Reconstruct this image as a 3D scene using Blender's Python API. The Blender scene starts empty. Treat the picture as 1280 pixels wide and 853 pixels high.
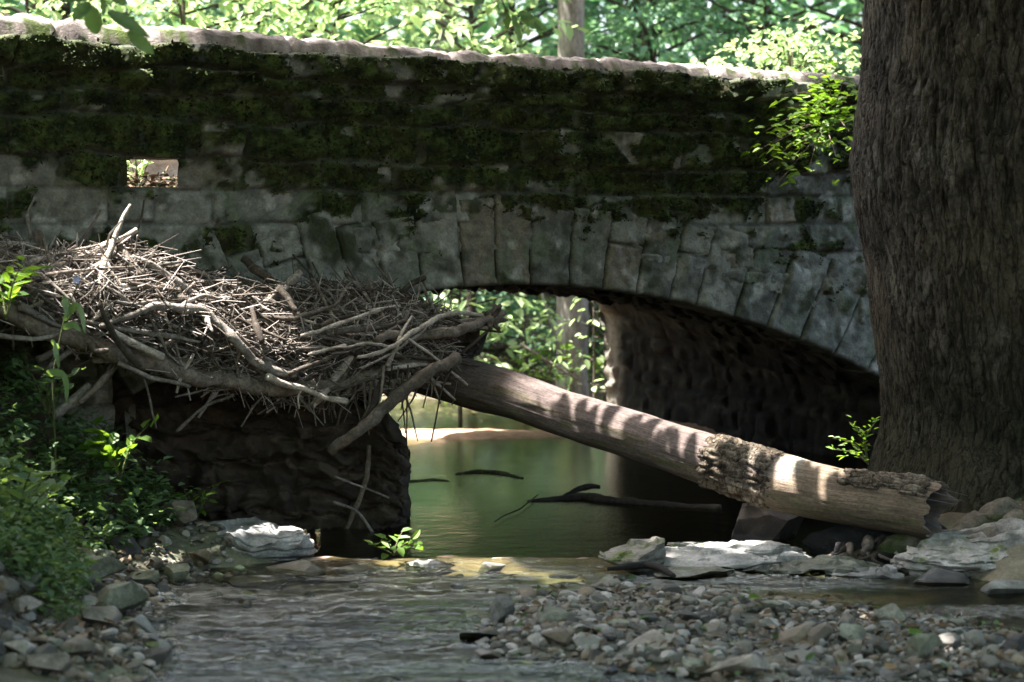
import bpy, math, random
import numpy as np
from mathutils import Vector
R = np.random.default_rng(7)
random.seed(7)
SC = bpy.context.scene
COL = SC.collection
# ------------------------------------------------------------------ camera maths
FPX, CX, CY, HOR, CAMZ = 2400.0, 640.0, 426.5, 288.0, 2.07
TP = (CY - HOR) / FPX
PITCH = math.atan(TP)
cp, sp = math.cos(PITCH), math.sin(PITCH)
CAM = np.array([0, 0, CAMZ])
def ray(px, py):
    a = (px - CX) / FPX; b = (CY - py) / FPX
    return np.array([a, cp + b * sp, -sp + b * cp])
def P(px, py, Y):
    d = ray(px, py); return CAM + d * (Y / d[1])
def G(px, py, z=0.0):
    d = ray(px, py); return CAM + d * ((z - CAMZ) / d[2])
TH = math.radians(33)
U = np.array([math.cos(TH), math.sin(TH), 0]); NW = np.array([math.sin(TH), -math.cos(TH), 0])
O = P(650, 357, 14.5); O[2] = 0
BW = 4.5
def W(px, py, off=0.0):
    d = ray(px, py); t = (NW @ (O + NW * off - CAM)) / (NW @ d); return CAM + d * t
def WA(px, py, off=0.0):
    p = W(px, py, off); return float(U @ (p - O)), float(p[2])
def wp(a, z, n=0.0):
    return O + U * a + NW * n + np.array([0, 0, z])
def wallY(px):
    return float(W(px, 300)[1])
SUN = np.array([-0.31, 0.02, 0.95]); SUN /= np.linalg.norm(SUN)
def nrm(v):
    v = np.asarray(v, float); return v / (np.linalg.norm(v, axis=-1, keepdims=True) + 1e-12)
# ------------------------------------------------------------------ noise
_pr = np.random.default_rng(11)
PERM = np.concatenate([_pr.permutation(256)] * 3)
GR = nrm(_pr.normal(size=(256, 3)))
def n3(x, y=0.0, z=0.0):
    x, y, z = np.broadcast_arrays(np.asarray(x, float), np.asarray(y, float), np.asarray(z, float))
    xi = np.floor(x).astype(int); yi = np.floor(y).astype(int); zi = np.floor(z).astype(int)
    fx, fy, fz = x - xi, y - yi, z - zi
    u, v, w = (t * t * t * (t * (t * 6 - 15) + 10) for t in (fx, fy, fz))
    r = 0
    for dx in (0, 1):
        wx = u if dx else 1 - u
        for dy in (0, 1):
            wy = v if dy else 1 - v
            for dz in (0, 1):
                wz = w if dz else 1 - w
                g = GR[PERM[PERM[PERM[(xi + dx) & 255] + ((yi + dy) & 255)] + ((zi + dz) & 255)]]
                r = r + wx * wy * wz * (g[..., 0] * (fx - dx) + g[..., 1] * (fy - dy) + g[..., 2] * (fz - dz))
    return r * 1.5
def fbm(x, y=0.0, z=0.0, o=4):
    r, a, f = 0, 1.0, 1.0
    for i in range(o):
        r = r + a * n3(np.asarray(x) * f + i * 17.3, np.asarray(y) * f + i * 5.1, np.asarray(z) * f); a *= .5; f *= 2.03
    return r
def ss(e0, e1, x):
    t = np.clip((np.asarray(x, float) - e0) / (e1 - e0), 0, 1); return t * t * (3 - 2 * t)
def mix(a, b, t):
    t = np.asarray(t)[..., None]; return np.asarray(a) * (1 - t) + np.asarray(b) * t
# ------------------------------------------------------------------ mesh building
def link(o, parent=None):
    COL.objects.link(o)
    if parent is not None: o.parent = parent
    return o
def mesh_np(name, V, faces, mat=None, smooth=True, col=None, attrs=None):
    me = bpy.data.meshes.new(name)
    V = np.asarray(V, np.float32)
    faces = [np.asarray(f, np.int32) for f in (faces if isinstance(faces, (list, tuple)) else [faces]) if len(f)]
    me.vertices.add(len(V)); me.vertices.foreach_set('co', V.ravel())
    nl = sum(f.size for f in faces); nf = sum(len(f) for f in faces)
    me.loops.add(nl); me.loops.foreach_set('vertex_index', np.concatenate([f.ravel() for f in faces]))
    me.polygons.add(nf)
    tot = np.concatenate([np.full(len(f), f.shape[1], np.int32) for f in faces])
    st = np.concatenate([[0], np.cumsum(tot)[:-1]]).astype(np.int32)
    me.polygons.foreach_set('loop_start', st)
    me.polygons.foreach_set('use_smooth', np.full(nf, smooth))
    me.update(calc_edges=True)
    if col is not None:
        c = me.color_attributes.new('col', 'FLOAT_COLOR', 'POINT')
        cc = np.ones((len(V), 4), np.float32); cc[:, :3] = col; c.data.foreach_set('color', cc.ravel())
    for k, v in (attrs or {}).items():
        a = me.attributes.new(k, 'FLOAT', 'POINT'); a.data.foreach_set('value', np.asarray(v, np.float32))
    if mat: me.materials.append(mat)
    me.validate()
    return me
def obj(name, me, parent=None, loc=None):
    o = bpy.data.objects.new(name, me)
    if loc is not None: o.location = [float(x) for x in loc]
    return link(o, parent)
def empty(name, loc):
    o = bpy.data.objects.new(name, None); o.location = [float(x) for x in loc]; return link(o)
def tag(o, label=None, cat=None, group=None, kind=None):
    if label: o['label'] = label
    if cat: o['category'] = cat
    if group: o['group'] = group
    if kind: o['kind'] = kind
    return o
def grid_faces(nu, nv, off=0, wrap=False):
    i = np.arange(nu - (0 if wrap else 1))[:, None]; j = np.arange(nv - 1)[None, :]
    i2 = (i + 1) % nu
    a = i * nv + j; b = i2 * nv + j; c = i2 * nv + j + 1; d = i * nv + j + 1
    return np.stack([a, b, c, d], -1).reshape(-1, 4) + off
def tube(pts, rad, sides=8, rough=0.0, step=None, seed=0, cap=True, freq=9.0, kink=0.0):
    pts = np.asarray(pts, float); rad = np.broadcast_to(np.asarray(rad, float), (len(pts),)).copy()
    if step:
        L = np.concatenate([[0], np.cumsum(np.linalg.norm(np.diff(pts, axis=0), axis=1))])
        n = max(3, int(L[-1] / step) + 1); s = np.linspace(0, L[-1], n)
        # smooth (Catmull-like) via dense interp + moving average
        q = np.stack([np.interp(s, L, pts[:, k]) for k in range(3)], 1)
        for _ in range(3):
            if n > 4: q[1:-1] = .25 * q[:-2] + .5 * q[1:-1] + .25 * q[2:]
        rad = np.interp(s, L, rad); pts = q
        if kink:
            o = np.stack([fbm(s * 3.5 + seed * 3.1, k * 7.7, seed, 3) for k in range(3)], 1); o -= o.mean(0)
            pts = pts + o * np.minimum(.05, rad * 1.5)[:, None] * kink
            kn = np.clip(n3(s * 6 + seed * 1.7, 3.3, seed) - .25, 0, 1); rad = rad * (1 + .9 * kn * kink)
    n = len(pts)
    T = nrm(np.gradient(pts, axis=0))
    up = np.array([0, 0, 1.0]) if abs(T[0, 2]) < .9 else np.array([1.0, 0, 0])
    A = np.zeros((n, 3)); a = nrm(np.cross(T[0], up))
    for i in range(n):
        a = a - T[i] * (a @ T[i]); a = nrm(a); A[i] = a
    B = np.cross(T, A)
    th = np.arange(sides) / sides * 2 * math.pi
    ring = A[:, None] * np.cos(th)[None, :, None] + B[:, None] * np.sin(th)[None, :, None]
    r = rad[:, None] * np.ones((n, sides))
    if rough:
        c = pts[:, None] + ring * rad[:, None, None]
        r = r * (1 + rough * fbm(c[..., 0] * freq + seed, c[..., 1] * freq, c[..., 2] * freq, 3))
    V = (pts[:, None] + ring * r[..., None]).reshape(-1, 3)
    i = np.arange(n - 1)[:, None]; j = np.arange(sides)[None, :]; j2 = (j + 1) % sides
    F = np.stack([i * sides + j, i * sides + j2, (i + 1) * sides + j2, (i + 1) * sides + j], -1).reshape(-1, 4)
    tris = np.zeros((0, 3), int)
    if cap:
        k = len(V); V = np.concatenate([V, pts[:1] - T[:1] * rad[0] * .15, pts[-1:] + T[-1:] * rad[-1] * .25])
        jj = np.arange(sides); j2 = (jj + 1) % sides; e = (n - 1) * sides
        tris = np.concatenate([np.stack([np.full(sides, k), j2, jj], 1), np.stack([np.full(sides, k + 1), e + jj, e + j2], 1)])
    return V, F, tris
def join(parts):
    Vs, Q, T, k = [], [], [], 0
    for V, q, t in parts:
        Vs.append(V)
        if len(q): Q.append(np.asarray(q) + k)
        if len(t): T.append(np.asarray(t) + k)
        k += len(V)
    return np.concatenate(Vs), [np.concatenate(Q) if Q else np.zeros((0, 4), int), np.concatenate(T) if T else np.zeros((0, 3), int)]
def leaves(pos, d, up, L, wd, fold=.25, droop=.0):
    """pointed oval leaves folded along the midrib: 6 verts, 2 quads each"""
    pos = np.asarray(pos, float); n = len(pos)
    d = nrm(d); s = nrm(np.cross(d, up)); u = np.cross(s, d)
    L = np.broadcast_to(L, (n,))[:, None]; w = np.broadcast_to(wd, (n,))[:, None]
    b = pos; t = pos + d * L - u * L * droop
    l1 = pos + d * L * .28 + s * w * .46 + u * w * fold; l2 = pos + d * L * .66 + s * w * .40 + u * (w * fold - L * droop * .4)
    r1 = pos + d * L * .28 - s * w * .46 + u * w * fold; r2 = pos + d * L * .66 - s * w * .40 + u * (w * fold - L * droop * .4)
    V = np.stack([b, l1, l2, t, r2, r1], 1).reshape(-1, 3)
    k = np.arange(n)[:, None] * 6
    F = np.concatenate([k + np.array([[0, 3, 2, 1]]), k + np.array([[0, 5, 4, 3]])])
    return V, F
def rnd_dirs(n, zscale=1.0, rng=R):
    v = rng.normal(size=(n, 3)); v[:, 2] *= zscale; return nrm(v)
# ------------------------------------------------------------------ materials
class NT:
    def __init__(s, name):
        s.m = bpy.data.materials.new(name); s.m.use_nodes = True
        s.t = s.m.node_tree; s.t.nodes.clear(); s.out = s.n('ShaderNodeOutputMaterial')
    def n(s, ty, **kw):
        nd = s.t.nodes.new(ty)
        for k, v in kw.items(): setattr(nd, k, v)
        return nd
    def l(s, a, b): s.t.links.new(a, b)
    def set(s, sock, v):
        if hasattr(v, 'is_output'): s.l(v, sock)
        elif isinstance(v, (tuple, list)) and len(v) == 3 and sock.type == 'RGBA': sock.default_value = (*v, 1)
        else: sock.default_value = v
    def noise(s, scale, detail=4, rough=.55, vec=None, dim='3D'):
        nd = s.n('ShaderNodeTexNoise'); nd.inputs['Scale'].default_value = scale
        nd.inputs['Detail'].default_value = detail; nd.inputs['Roughness'].default_value = rough
        if vec is not None: s.l(vec, nd.inputs['Vector'])
        return nd.outputs['Fac']
    def obj(s, scale=(1, 1, 1)):
        tc = s.n('ShaderNodeTexCoord'); mp = s.n('ShaderNodeMapping'); mp.inputs['Scale'].default_value = scale
        s.l(tc.outputs['Object'], mp.inputs['Vector']); return mp.outputs['Vector']
    def pos(s, scale=(1, 1, 1)):
        g = s.n('ShaderNodeNewGeometry'); mp = s.n('ShaderNodeMapping'); mp.inputs['Scale'].default_value = scale
        s.l(g.outputs['Position'], mp.inputs['Vector']); return mp.outputs['Vector']
    def ramp(s, fac, stops):
        r = s.n('ShaderNodeValToRGB'); e = r.color_ramp.elements
        while len(e) < len(stops): e.new(.5)
        for k, (p, c) in zip(e, stops):
            k.position = p; k.color = (*c, 1) if len(c) == 3 else c
        s.l(fac, r.inputs['Fac']); return r.outputs['Color']
    def mix(s, f, a, b, bt='MIX'):
        m = s.n('ShaderNodeMix'); m.data_type = 'RGBA'; m.blend_type = bt
        s.set(m.inputs[0], f); s.set(m.inputs[6], a); s.set(m.inputs[7], b); return m.outputs[2]
    def math(s, op, a, b=0.0, clamp=False):
        m = s.n('ShaderNodeMath', operation=op); m.use_clamp = clamp; s.set(m.inputs[0], a); s.set(m.inputs[1], b); return m.outputs[0]
    def attr(s, name, out='Color'):
        a = s.n('ShaderNodeAttribute'); a.attribute_name = name; return a.outputs[out]
    def bump(s, h, strength=.5, dist=.01, nor=None):
        b = s.n('ShaderNodeBump'); s.set(b.inputs['Strength'], strength); s.set(b.inputs['Distance'], dist); s.l(h, b.inputs['Height'])
        if nor is not None: s.l(nor, b.inputs['Normal'])
        return b.outputs['Normal']
    def princ(s, col, rough=.9, nor=None, spec=.3, **kw):
        p = s.n('ShaderNodeBsdfPrincipled'); s.set(p.inputs['Base Color'], col); s.set(p.inputs['Roughness'], rough)
        p.inputs['Specular IOR Level'].default_value = spec
        if nor is not None: s.l(nor, p.inputs['Normal'])
        for k, v in kw.items(): s.set(p.inputs[k], v)
        s.l(p.outputs[0], s.out.inputs['Surface']); return p
def mat_attr(name, scale=14, rough=.92, bstr=.6, bdist=.008, var=.5, spec=.25, bscale=60):
    """vertex colour of the thing itself, broken up by fine noise"""
    t = NT(name); v = t.pos()
    f = t.noise(scale, 6, .65, v); f2 = t.noise(bscale, 5, .7, v)
    g = t.ramp(f, [(.25, (1 - var,) * 3), (.75, (1 + var * .6,) * 3)])
    c = t.mix(1.0, t.attr('col'), g, 'MULTIPLY')
    g2 = t.ramp(f2, [(.3, (1 - var * .7,) * 3), (.7, (1 + var * .5,) * 3)])
    c = t.mix(1.0, c, g2, 'MULTIPLY')
    t.princ(c, rough, t.bump(f2, bstr, bdist), spec); return t.m
def mat_leaf(name, c1, c2, trans=.45, tint=(1.6, 1.5, .6), rough=.5, spec=.3):
    t = NT(name); g = t.n('ShaderNodeNewGeometry')
    c = t.ramp(g.outputs['Random Per Island'], [(0, c1), (.55, tuple((a + b) / 2 for a, b in zip(c1, c2))), (1, c2)])
    c = t.mix(t.noise(2.2, 2, .5, t.pos()), t.mix(1.0, c, (.7, .75, .8), 'MULTIPLY'), t.mix(1.0, c, (1.25, 1.2, 1.0), 'MULTIPLY'))
    p = t.n('ShaderNodeBsdfPrincipled'); t.l(c, p.inputs['Base Color']); p.inputs['Roughness'].default_value = rough
    p.inputs['Specular IOR Level'].default_value = spec
    tr = t.n('ShaderNodeBsdfTranslucent'); t.l(t.mix(1.0, c, tint, 'MULTIPLY'), tr.inputs['Color'])
    mx = t.n('ShaderNodeMixShader'); mx.inputs[0].default_value = trans
    t.l(p.outputs[0], mx.inputs[1]); t.l(tr.outputs[0], mx.inputs[2]); t.l(mx.outputs[0], t.out.inputs['Surface']); return t.m
def mat_bark(name):
    t = NT(name); tc = t.n('ShaderNodeNewGeometry'); nv = t.n('ShaderNodeTexNoise'); nv.inputs['Scale'].default_value = 3.2; t.l(tc.outputs['Position'], nv.inputs['Vector'])
    wv = t.n('ShaderNodeVectorMath', operation='MULTIPLY_ADD'); t.l(nv.outputs['Color'], wv.inputs[0]); wv.inputs[1].default_value = (.12, .12, .3); t.l(tc.outputs['Position'], wv.inputs[2])
    def fis(sc, w, dt):
        mp = t.n('ShaderNodeMapping'); mp.inputs['Scale'].default_value = sc; t.l(wv.outputs[0], mp.inputs['Vector'])
        return t.math('DIVIDE', t.math('ABSOLUTE', t.math('SUBTRACT', t.noise(1, dt, .6, mp.outputs[0]), .5)), w, True)
    v1, v2 = fis((15, 15, 2.4), .07, 2), fis((9, 9, 9), .035, 3)
    f = t.noise(60, 6, .75, t.pos((1, 1, .45))); f0 = t.noise(3.5, 5, .65, t.pos())
    c = t.mix(t.math('MULTIPLY', v1, t.math('ADD', t.math('MULTIPLY', v2, .4), .6)), t.mix(1.0, t.attr('col'), (.38, .35, .32), 'MULTIPLY'), t.attr('col'))
    c = t.mix(1.0, c, t.ramp(f, [(.3, (.45,) * 3), (.7, (1.55,) * 3)]), 'MULTIPLY')
    c = t.mix(1.0, c, t.ramp(f0, [(.3, (.6, .62, .55)), (.5, (1, .95, .85)), (.7, (1.35, 1.35, 1.3))]), 'MULTIPLY')
    h = t.math('ADD', t.math('ADD', t.math('MULTIPLY', v1, .9), t.math('MULTIPLY', v2, .3)), t.math('MULTIPLY', f, 1.7))
    t.princ(c, .95, t.bump(h, 1.0, .015), .15); return t.m
def mat_grain(name):
    t = NT(name); cb = t.n('ShaderNodeCombineXYZ')
    for i, (k, s_) in enumerate((('gs', 3.0), ('gc', 9.0), ('gd', 9.0))): t.l(t.math('MULTIPLY', t.attr(k, 'Fac'), s_), cb.inputs[i])
    g = t.noise(2.2, 7, .72, cb.outputs[0]); g2 = t.noise(9, 5, .7, cb.outputs[0]); f = t.noise(45, 5, .7, t.pos())
    c = t.mix(1.0, t.attr('col'), t.ramp(g, [(.3, (.42, .40, .38)), (.5, (1, 1, 1)), (.72, (1.45, 1.42, 1.4))]), 'MULTIPLY')
    c = t.mix(1.0, c, t.ramp(g2, [(.32, (.5,) * 3), (.5, (1.05,) * 3)]), 'MULTIPLY'); c = t.mix(1.0, c, t.ramp(f, [(.3, (.7,) * 3), (.7, (1.25,) * 3)]), 'MULTIPLY')
    t.princ(c, .85, t.bump(t.math('ADD', t.math('ADD', g, g2), t.math('MULTIPLY', f, .5)), .9, .010), .2); return t.m
def mat_wood(name, c1, c2, stretch=(1, 1, 1), rnd=.35, rough=.85):
    t = NT(name); oi = t.n('ShaderNodeObjectInfo'); v = t.obj(stretch)
    f = t.noise(22, 5, .7, v); f2 = t.noise(90, 4, .7, v)
    c = t.ramp(f, [(.3, c1), (.7, c2)])
    c = t.mix(1.0, c, t.ramp(t.noise(55, 5, .75, v), [(.3, (.45,) * 3), (.62, (1.2,) * 3)]), 'MULTIPLY')
    c = t.mix(1.0, c, t.ramp(t.noise(7, 3, .6, v), [(.35, (.6, .58, .55)), (.6, (1.15,) * 3)]), 'MULTIPLY')
    k = t.math('ADD', t.math('MULTIPLY', oi.outputs['Random'], 2 * rnd), 1 - rnd)
    cc = t.n('ShaderNodeCombineColor'); [t.l(k, cc.inputs[i]) for i in range(3)]
    c = t.mix(1.0, c, cc.outputs[0], 'MULTIPLY')
    t.princ(c, rough, t.bump(t.math('ADD', f, f2), .7, .006), .25); return t.m
def mat_rock(name, c1, c2, c3, rnd=.3, moss=0.0, wet=.0):
    t = NT(name); oi = t.n('ShaderNodeObjectInfo'); g = t.pos()
    f = t.noise(7, 6, .65, g); f2 = t.noise(70, 5, .7, g)
    c = t.ramp(f, [(.3, c1), (.5, c2), (.72, c3)])
    c = t.mix(1.0, c, t.ramp(f2, [(.3, (.65,) * 3), (.7, (1.25,) * 3)]), 'MULTIPLY')
    c = t.mix(1.0, c, t.ramp(t.noise(4.5, 6, .7, g), [(.36, (.42, .42, .38)), (.52, (.95,) * 3), (.66, (1.2,) * 3)]), 'MULTIPLY')
    k = t.math('ADD', t.math('MULTIPLY', oi.outputs['Random'], 2 * rnd), 1 - rnd)
    hs = t.n('ShaderNodeHueSaturation'); t.l(c, hs.inputs['Color']); t.l(k, hs.inputs['Value'])
    t.l(t.math('ADD', t.math('MULTIPLY', t.math('FRACT', t.math('MULTIPLY', oi.outputs['Random'], 17.3)), .9), .35), hs.inputs['Saturation'])
    c = hs.outputs['Color']
    if moss:
        m = t.ramp(t.math('ADD', t.noise(5, 5, .7, g), moss - .5), [(.52, (0,) * 3), (.6, (1,) * 3)])
        c = t.mix(m, c, t.mix(f2, (.035, .055, .008), (.10, .13, .02)))
    # dry stones are dull, stones below the waterline are dark and wet
    sx = t.n('ShaderNodeSeparateXYZ'); gg = t.n('ShaderNodeNewGeometry'); t.l(gg.outputs['Position'], sx.inputs[0])
    wl = t.math('SUBTRACT', 1.0, t.math('DIVIDE', t.math('ADD', sx.outputs['Z'], t.math('MULTIPLY', f, -.05)), .02, True), True)
    c = t.mix(t.math('MULTIPLY', wl, .6), c, t.mix(1.0, c, (.35, .33, .3), 'MULTIPLY'))
    t.princ(c, t.math('SUBTRACT', .85, t.math('MULTIPLY', wl, .5)), t.bump(f2, .5, .006), .35); return t.m
SKYSTR, SUNSTR, EXPO, NSHADECROWN = 0.11, 5.0, 3.05, 46000
# ------------------------------------------------------------------ camera, sky, sun
cam = bpy.data.cameras.new('camera'); cam.sensor_width = 36; cam.lens = FPX / 1280 * 36
cam.clip_start = .1; cam.clip_end = 1500
cam.dof.use_dof = True; cam.dof.focus_distance = 13.2; cam.dof.aperture_fstop = 1.7
co = obj('camera', cam, loc=CAM); co.rotation_euler = (math.pi / 2 - PITCH, 0, 0); SC.camera = co
w = bpy.data.worlds.new('World'); SC.world = w; w.use_nodes = True
bg = w.node_tree.nodes['Background']; sky = w.node_tree.nodes.new('ShaderNodeTexSky'); sky.sky_type = 'NISHITA'
EL = math.asin(SUN[2]); AZ = math.atan2(SUN[0], SUN[1])
sky.sun_disc = False; sky.sun_elevation = EL; sky.sun_rotation = AZ; sky.dust_density = 4.5; sky.ozone_density = .3
w.node_tree.links.new(sky.outputs[0], bg.inputs[0]); bg.inputs[1].default_value = SKYSTR
sl = bpy.data.lights.new('sun', 'SUN'); sl.energy = SUNSTR; sl.angle = math.radians(.53); sl.color = (1, .945, .90)
so = obj('sun', sl, loc=(-6, -2, 20)); so.rotation_euler = Vector(SUN).to_track_quat('Z', 'Y').to_euler()
SC.view_settings.view_transform = 'Standard'; SC.view_settings.look = 'None'; SC.view_settings.exposure = EXPO
SC.view_settings.gamma = 1; SC.view_settings.use_curve_mapping = False
SC.cycles.max_bounces = 10; SC.cycles.transparent_max_bounces = 12; SC.cycles.diffuse_bounces = 4
SC.cycles.glossy_bounces = 3; SC.cycles.transmission_bounces = 6; SC.cycles.use_denoising = True
SC.cycles.caustics_reflective = False; SC.cycles.caustics_refractive = False
SC.cycles.sample_clamp_indirect = 6
# ------------------------------------------------------------------ terrain: one sheet to the horizon
def XL(Y): return np.interp(Y, [-20, 0, 8.3, 8.8, 9.6, 10.6, 11.2, 12, 12.7, 13.2, 16, 20, 24, 30], [-2.4, -2.2, -1.95, -1.92, -2.02, -2.24, -2.22, -1.9, -2.3, -2.9, -5, -5, -4.5, -5])
def XR(Y): return np.interp(Y, [-20, 0, 8.8, 11, 11.8, 12.4, 13, 14, 16.7, 20.5, 22, 30], [3.6, 3.6, 3.4, 3.1, 2.85, 2.45, 2.35, 2.8, 3.4, 1.32, 1.8, 3])
BARP = np.array([(-.2, 10.4), (.05, 10.75), (.5, 10.9), (.97, 10.8), (1.4, 10.6), (2.0, 10.35), (2.5, 9.95), (2.75, 9.5), (2.6, 8.7), (.95, 8.55), (.45, 8.95), (0, 9.2), (-.25, 9.7)])
BARP = np.array([(-.2, 10.4), (.05, 11.0), (.5, 11.2), (.97, 11.05), (1.4, 10.85), (2.0, 10.5), (2.5, 9.95), (2.75, 9.5), (2.6, 8.7), (.95, 8.55), (.45, 8.95), (0, 9.2), (-.25, 9.7)])
def bar(x, y):  # gravel bar: how far inside its outline
    x, y = np.broadcast_arrays(np.asarray(x, float), np.asarray(y, float)); q = np.stack([x, y], -1)
    d = np.full(x.shape, 9.0); ins = np.zeros(x.shape, bool)
    for a, b in zip(BARP, np.roll(BARP, -1, 0)):
        e = b - a; t_ = np.clip(((q - a) @ e) / (e @ e), 0, 1); d = np.minimum(d, np.linalg.norm(q - a - t_[..., None] * e, axis=-1))
        cr = (a[1] > y) != (b[1] > y); xs = a[0] + (y - a[1]) / (b[1] - a[1] + 1e-9) * e[0]; ins ^= cr & (x < xs)
    return ss(-.10, .28, np.where(ins, d, -d) + .12 * fbm(x * 2.3, y * 2.3, 3.3, 3))
def terr(x, y):
    x, y = np.broadcast_arrays(np.asarray(x, float), np.asarray(y, float))
    nz = fbm(x * .9, y * .9, 0, 4)
    bed = -.075 + .02 * nz - .42 * ss(12.3, 13.2, y) * ss(19.0, 17.4, y)
    bed = bed + .075 * np.exp(-((y - 12.05 - .12 * n3(x * 1.5, 5)) / .22) ** 2) * ss(.9, .5, x)
    bed = bed + .09 * bar(x, y) * (1 + .4 * nz)
    bed = bed + .115 * np.exp(-((y - 19.35 - .12 * n3(x * .8, 9)) / .55) ** 2) - .03 * ss(20, 20.4, y)
    bed = bed - .05 * np.exp(-((x - 2.3) / 1.0) ** 2 - ((y - 11.05) / .35) ** 2)
    l = XL(y) - x + .12 * n3(x * 1.7, y * 1.7, 8)
    lz = np.where(l > 0, .22 * np.minimum(l, .35) + .98 * np.clip(l - .35, 0, 1.1) + .25 * np.clip(l - 1.45, 0, 3) + .08 * np.clip(l - 4.4, 0, 60), .3 * np.maximum(l, -.6))
    r = x - XR(y) + .12 * n3(x * 1.7, y * 1.7, 4)
    rz = np.where(r > 0, .38 * np.minimum(r, 2.5) + .12 * np.clip(r - 2.5, 0, 60), .3 * np.maximum(r, -.6))
    bk = .17 * np.clip(y - 23.2 + .6 * n3(x * .4, 2), 0, 9) + .10 * np.clip(y - 32, 0, 120)
    bk = np.where(y > 23, bk, 0)
    z = bed + np.where(l > -.6, lz + .18, 0) * ss(-.6, 0, l) + np.where(r > -.6, rz + .18, 0) * ss(-.6, 0, r)
    z = np.maximum(z, np.minimum(bed, 0) + bk * 1.0) if True else z
    z = z + .04 * nz * ss(.15, .6, z)
    back = np.clip(-y - 8, 0, 60)  # unseen rise behind the camera, added to block low sky light
    return z + .25 * back
def axis(lo, hi, step, far):
    c = list(np.arange(lo, hi + step / 2, step)); s, v = step, hi
    up = []
    while v < far: s *= 1.28; v += s; up.append(v)
    s, v = step, lo; dn = []
    while v > -far: s *= 1.28; v -= s; dn.append(v)
    return np.array(dn[::-1] + c + up)
gx, gy = axis(-5.5, 5, .045, 320), axis(8.0, 21.5, .05, 320)
X, Y = np.meshgrid(gx, gy, indexing='ij'); Z = terr(X, Y)
near = (np.abs(X) < 6) & (Y > 7) & (Y < 24)
Z = Z + np.where(near, .012 * fbm(X * 6, Y * 6, 1, 4), 0)
L_ = XL(Y) - X; R_ = X - XR(Y)
c = np.broadcast_to(np.array([.055, .048, .030]), X.shape + (3,))
c = mix(c, (.13, .135, .09), np.clip(ss(9.9, 9.3, Y + .5 * fbm(X * .8, Y, 3, 3)) + ss(10.9, 11.3, Y + .4 * fbm(X * .8, Y, 8, 3)), 0, 1) * ss(-2.4, -1.9, X) * ss(12.3, 12.0, Y) * .9)
c = mix(c, (.075, .065, .048), bar(X, Y) * .9)
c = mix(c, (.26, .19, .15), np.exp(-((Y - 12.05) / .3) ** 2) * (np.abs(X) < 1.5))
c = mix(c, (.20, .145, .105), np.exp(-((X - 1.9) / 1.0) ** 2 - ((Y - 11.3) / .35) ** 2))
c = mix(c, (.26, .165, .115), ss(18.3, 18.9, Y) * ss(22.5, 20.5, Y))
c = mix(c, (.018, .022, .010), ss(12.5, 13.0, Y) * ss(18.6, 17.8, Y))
c = mix(c, (.30, .25, .19), ss(21.8, 22.6, Y) * ss(24, 23.4, Y))
c = mix(c, (.065, .048, .03), np.maximum(ss(.25, .7, L_), ss(.1, .5, R_)) * ss(25, 23, Y))
c = mix(c, (.05, .042, .024), ss(22.9, 23.8, Y))
c = c * (1 + .35 * fbm(X * 3, Y * 3, 7, 3))[..., None]
me = mesh_np('ground', np.stack([X, Y, Z], -1).reshape(-1, 3), grid_faces(len(gx), len(gy)), mat_attr('ground_mat', 9, .9, .8, .012, .45), True, np.clip(c, .01, .8).reshape(-1, 3))
tag(obj('ground', me), 'creek bed and earth banks of gravel, sand and dark soil', 'ground', kind='structure')
# ------------------------------------------------------------------ water
t = NT('water_mat'); g = t.pos((1, 1, 1)); amp = t.attr('amp', 'Fac')
n1 = t.noise(1, 3, .6, t.pos((5, 7, 1))); n2 = t.noise(1, 4, .65, t.pos((26, 20, 1))); n3_ = t.noise(1, 2, .5, t.pos((2.2, 7, 1)))
h = t.math('ADD', t.math('ADD', t.math('MULTIPLY', n1, .8), t.math('MULTIPLY', n2, 1.05)), n3_)
nor = t.bump(h, 1.0, 1.0); bnode = t.t.nodes[-1]
bnode = nor.node; t.l(amp, bnode.inputs['Distance'])
gl = t.n('ShaderNodeBsdfGlossy'); gl.inputs['Roughness'].default_value = .03; gl.inputs['Color'].default_value = (.95, 1, .93, 1); t.l(nor, gl.inputs['Normal'])
tr = t.n('ShaderNodeBsdfTransparent'); tr.inputs['Color'].default_value = (.58, .60, .45, 1)
fr = t.n('ShaderNodeFresnel'); fr.inputs['IOR'].default_value = 1.33
nor2 = t.bump(h, 1.0, 1.0); t.l(t.math('MULTIPLY', amp, .03), nor2.node.inputs['Distance']); t.l(nor2, fr.inputs['Normal'])
ms = t.n('ShaderNodeMixShader'); t.l(fr.outputs[0], ms.inputs[0]); t.l(tr.outputs[0], ms.inputs[1]); t.l(gl.outputs[0], ms.inputs[2])
t.l(ms.outputs[0], t.out.inputs['Surface'])
wx, wy = np.arange(-6, 6.01, .04), np.concatenate([np.arange(2, 8, .2), np.arange(8, 12.6, .022), np.arange(12.6, 26, .1)])
X, Y = np.meshgrid(wx, wy, indexing='ij')
rif = ss(12.25, 11.7, Y) * (1 - .75 * np.exp(-((X - 2.4) / .9) ** 2 - ((Y - 10.9) / .6) ** 2)) * ss(7.5, 8.2, Y)
patch = .34 + .66 * ss(-.2, .2, fbm(X * .9, Y * 2.2, 4, 3))
far = ss(20.2, 21, Y)
A = rif * patch
wz = A * (.022 * fbm(X * 5.5, Y * 10, 1.5, 3) + .009 * fbm(X * 16, Y * 26, 1.5, 2)) + .0007 * n3(X * 6, Y * 14)
me = mesh_np('creek_water', np.stack([X, Y, wz], -1).reshape(-1, 3), grid_faces(len(wx), len(wy)), t.m, True, None, {'amp': (.0022 + .0034 * ss(15.5, 12.6, Y) + .027 * A + .006 * far * ss(23, 21, Y)).ravel()})
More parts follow.
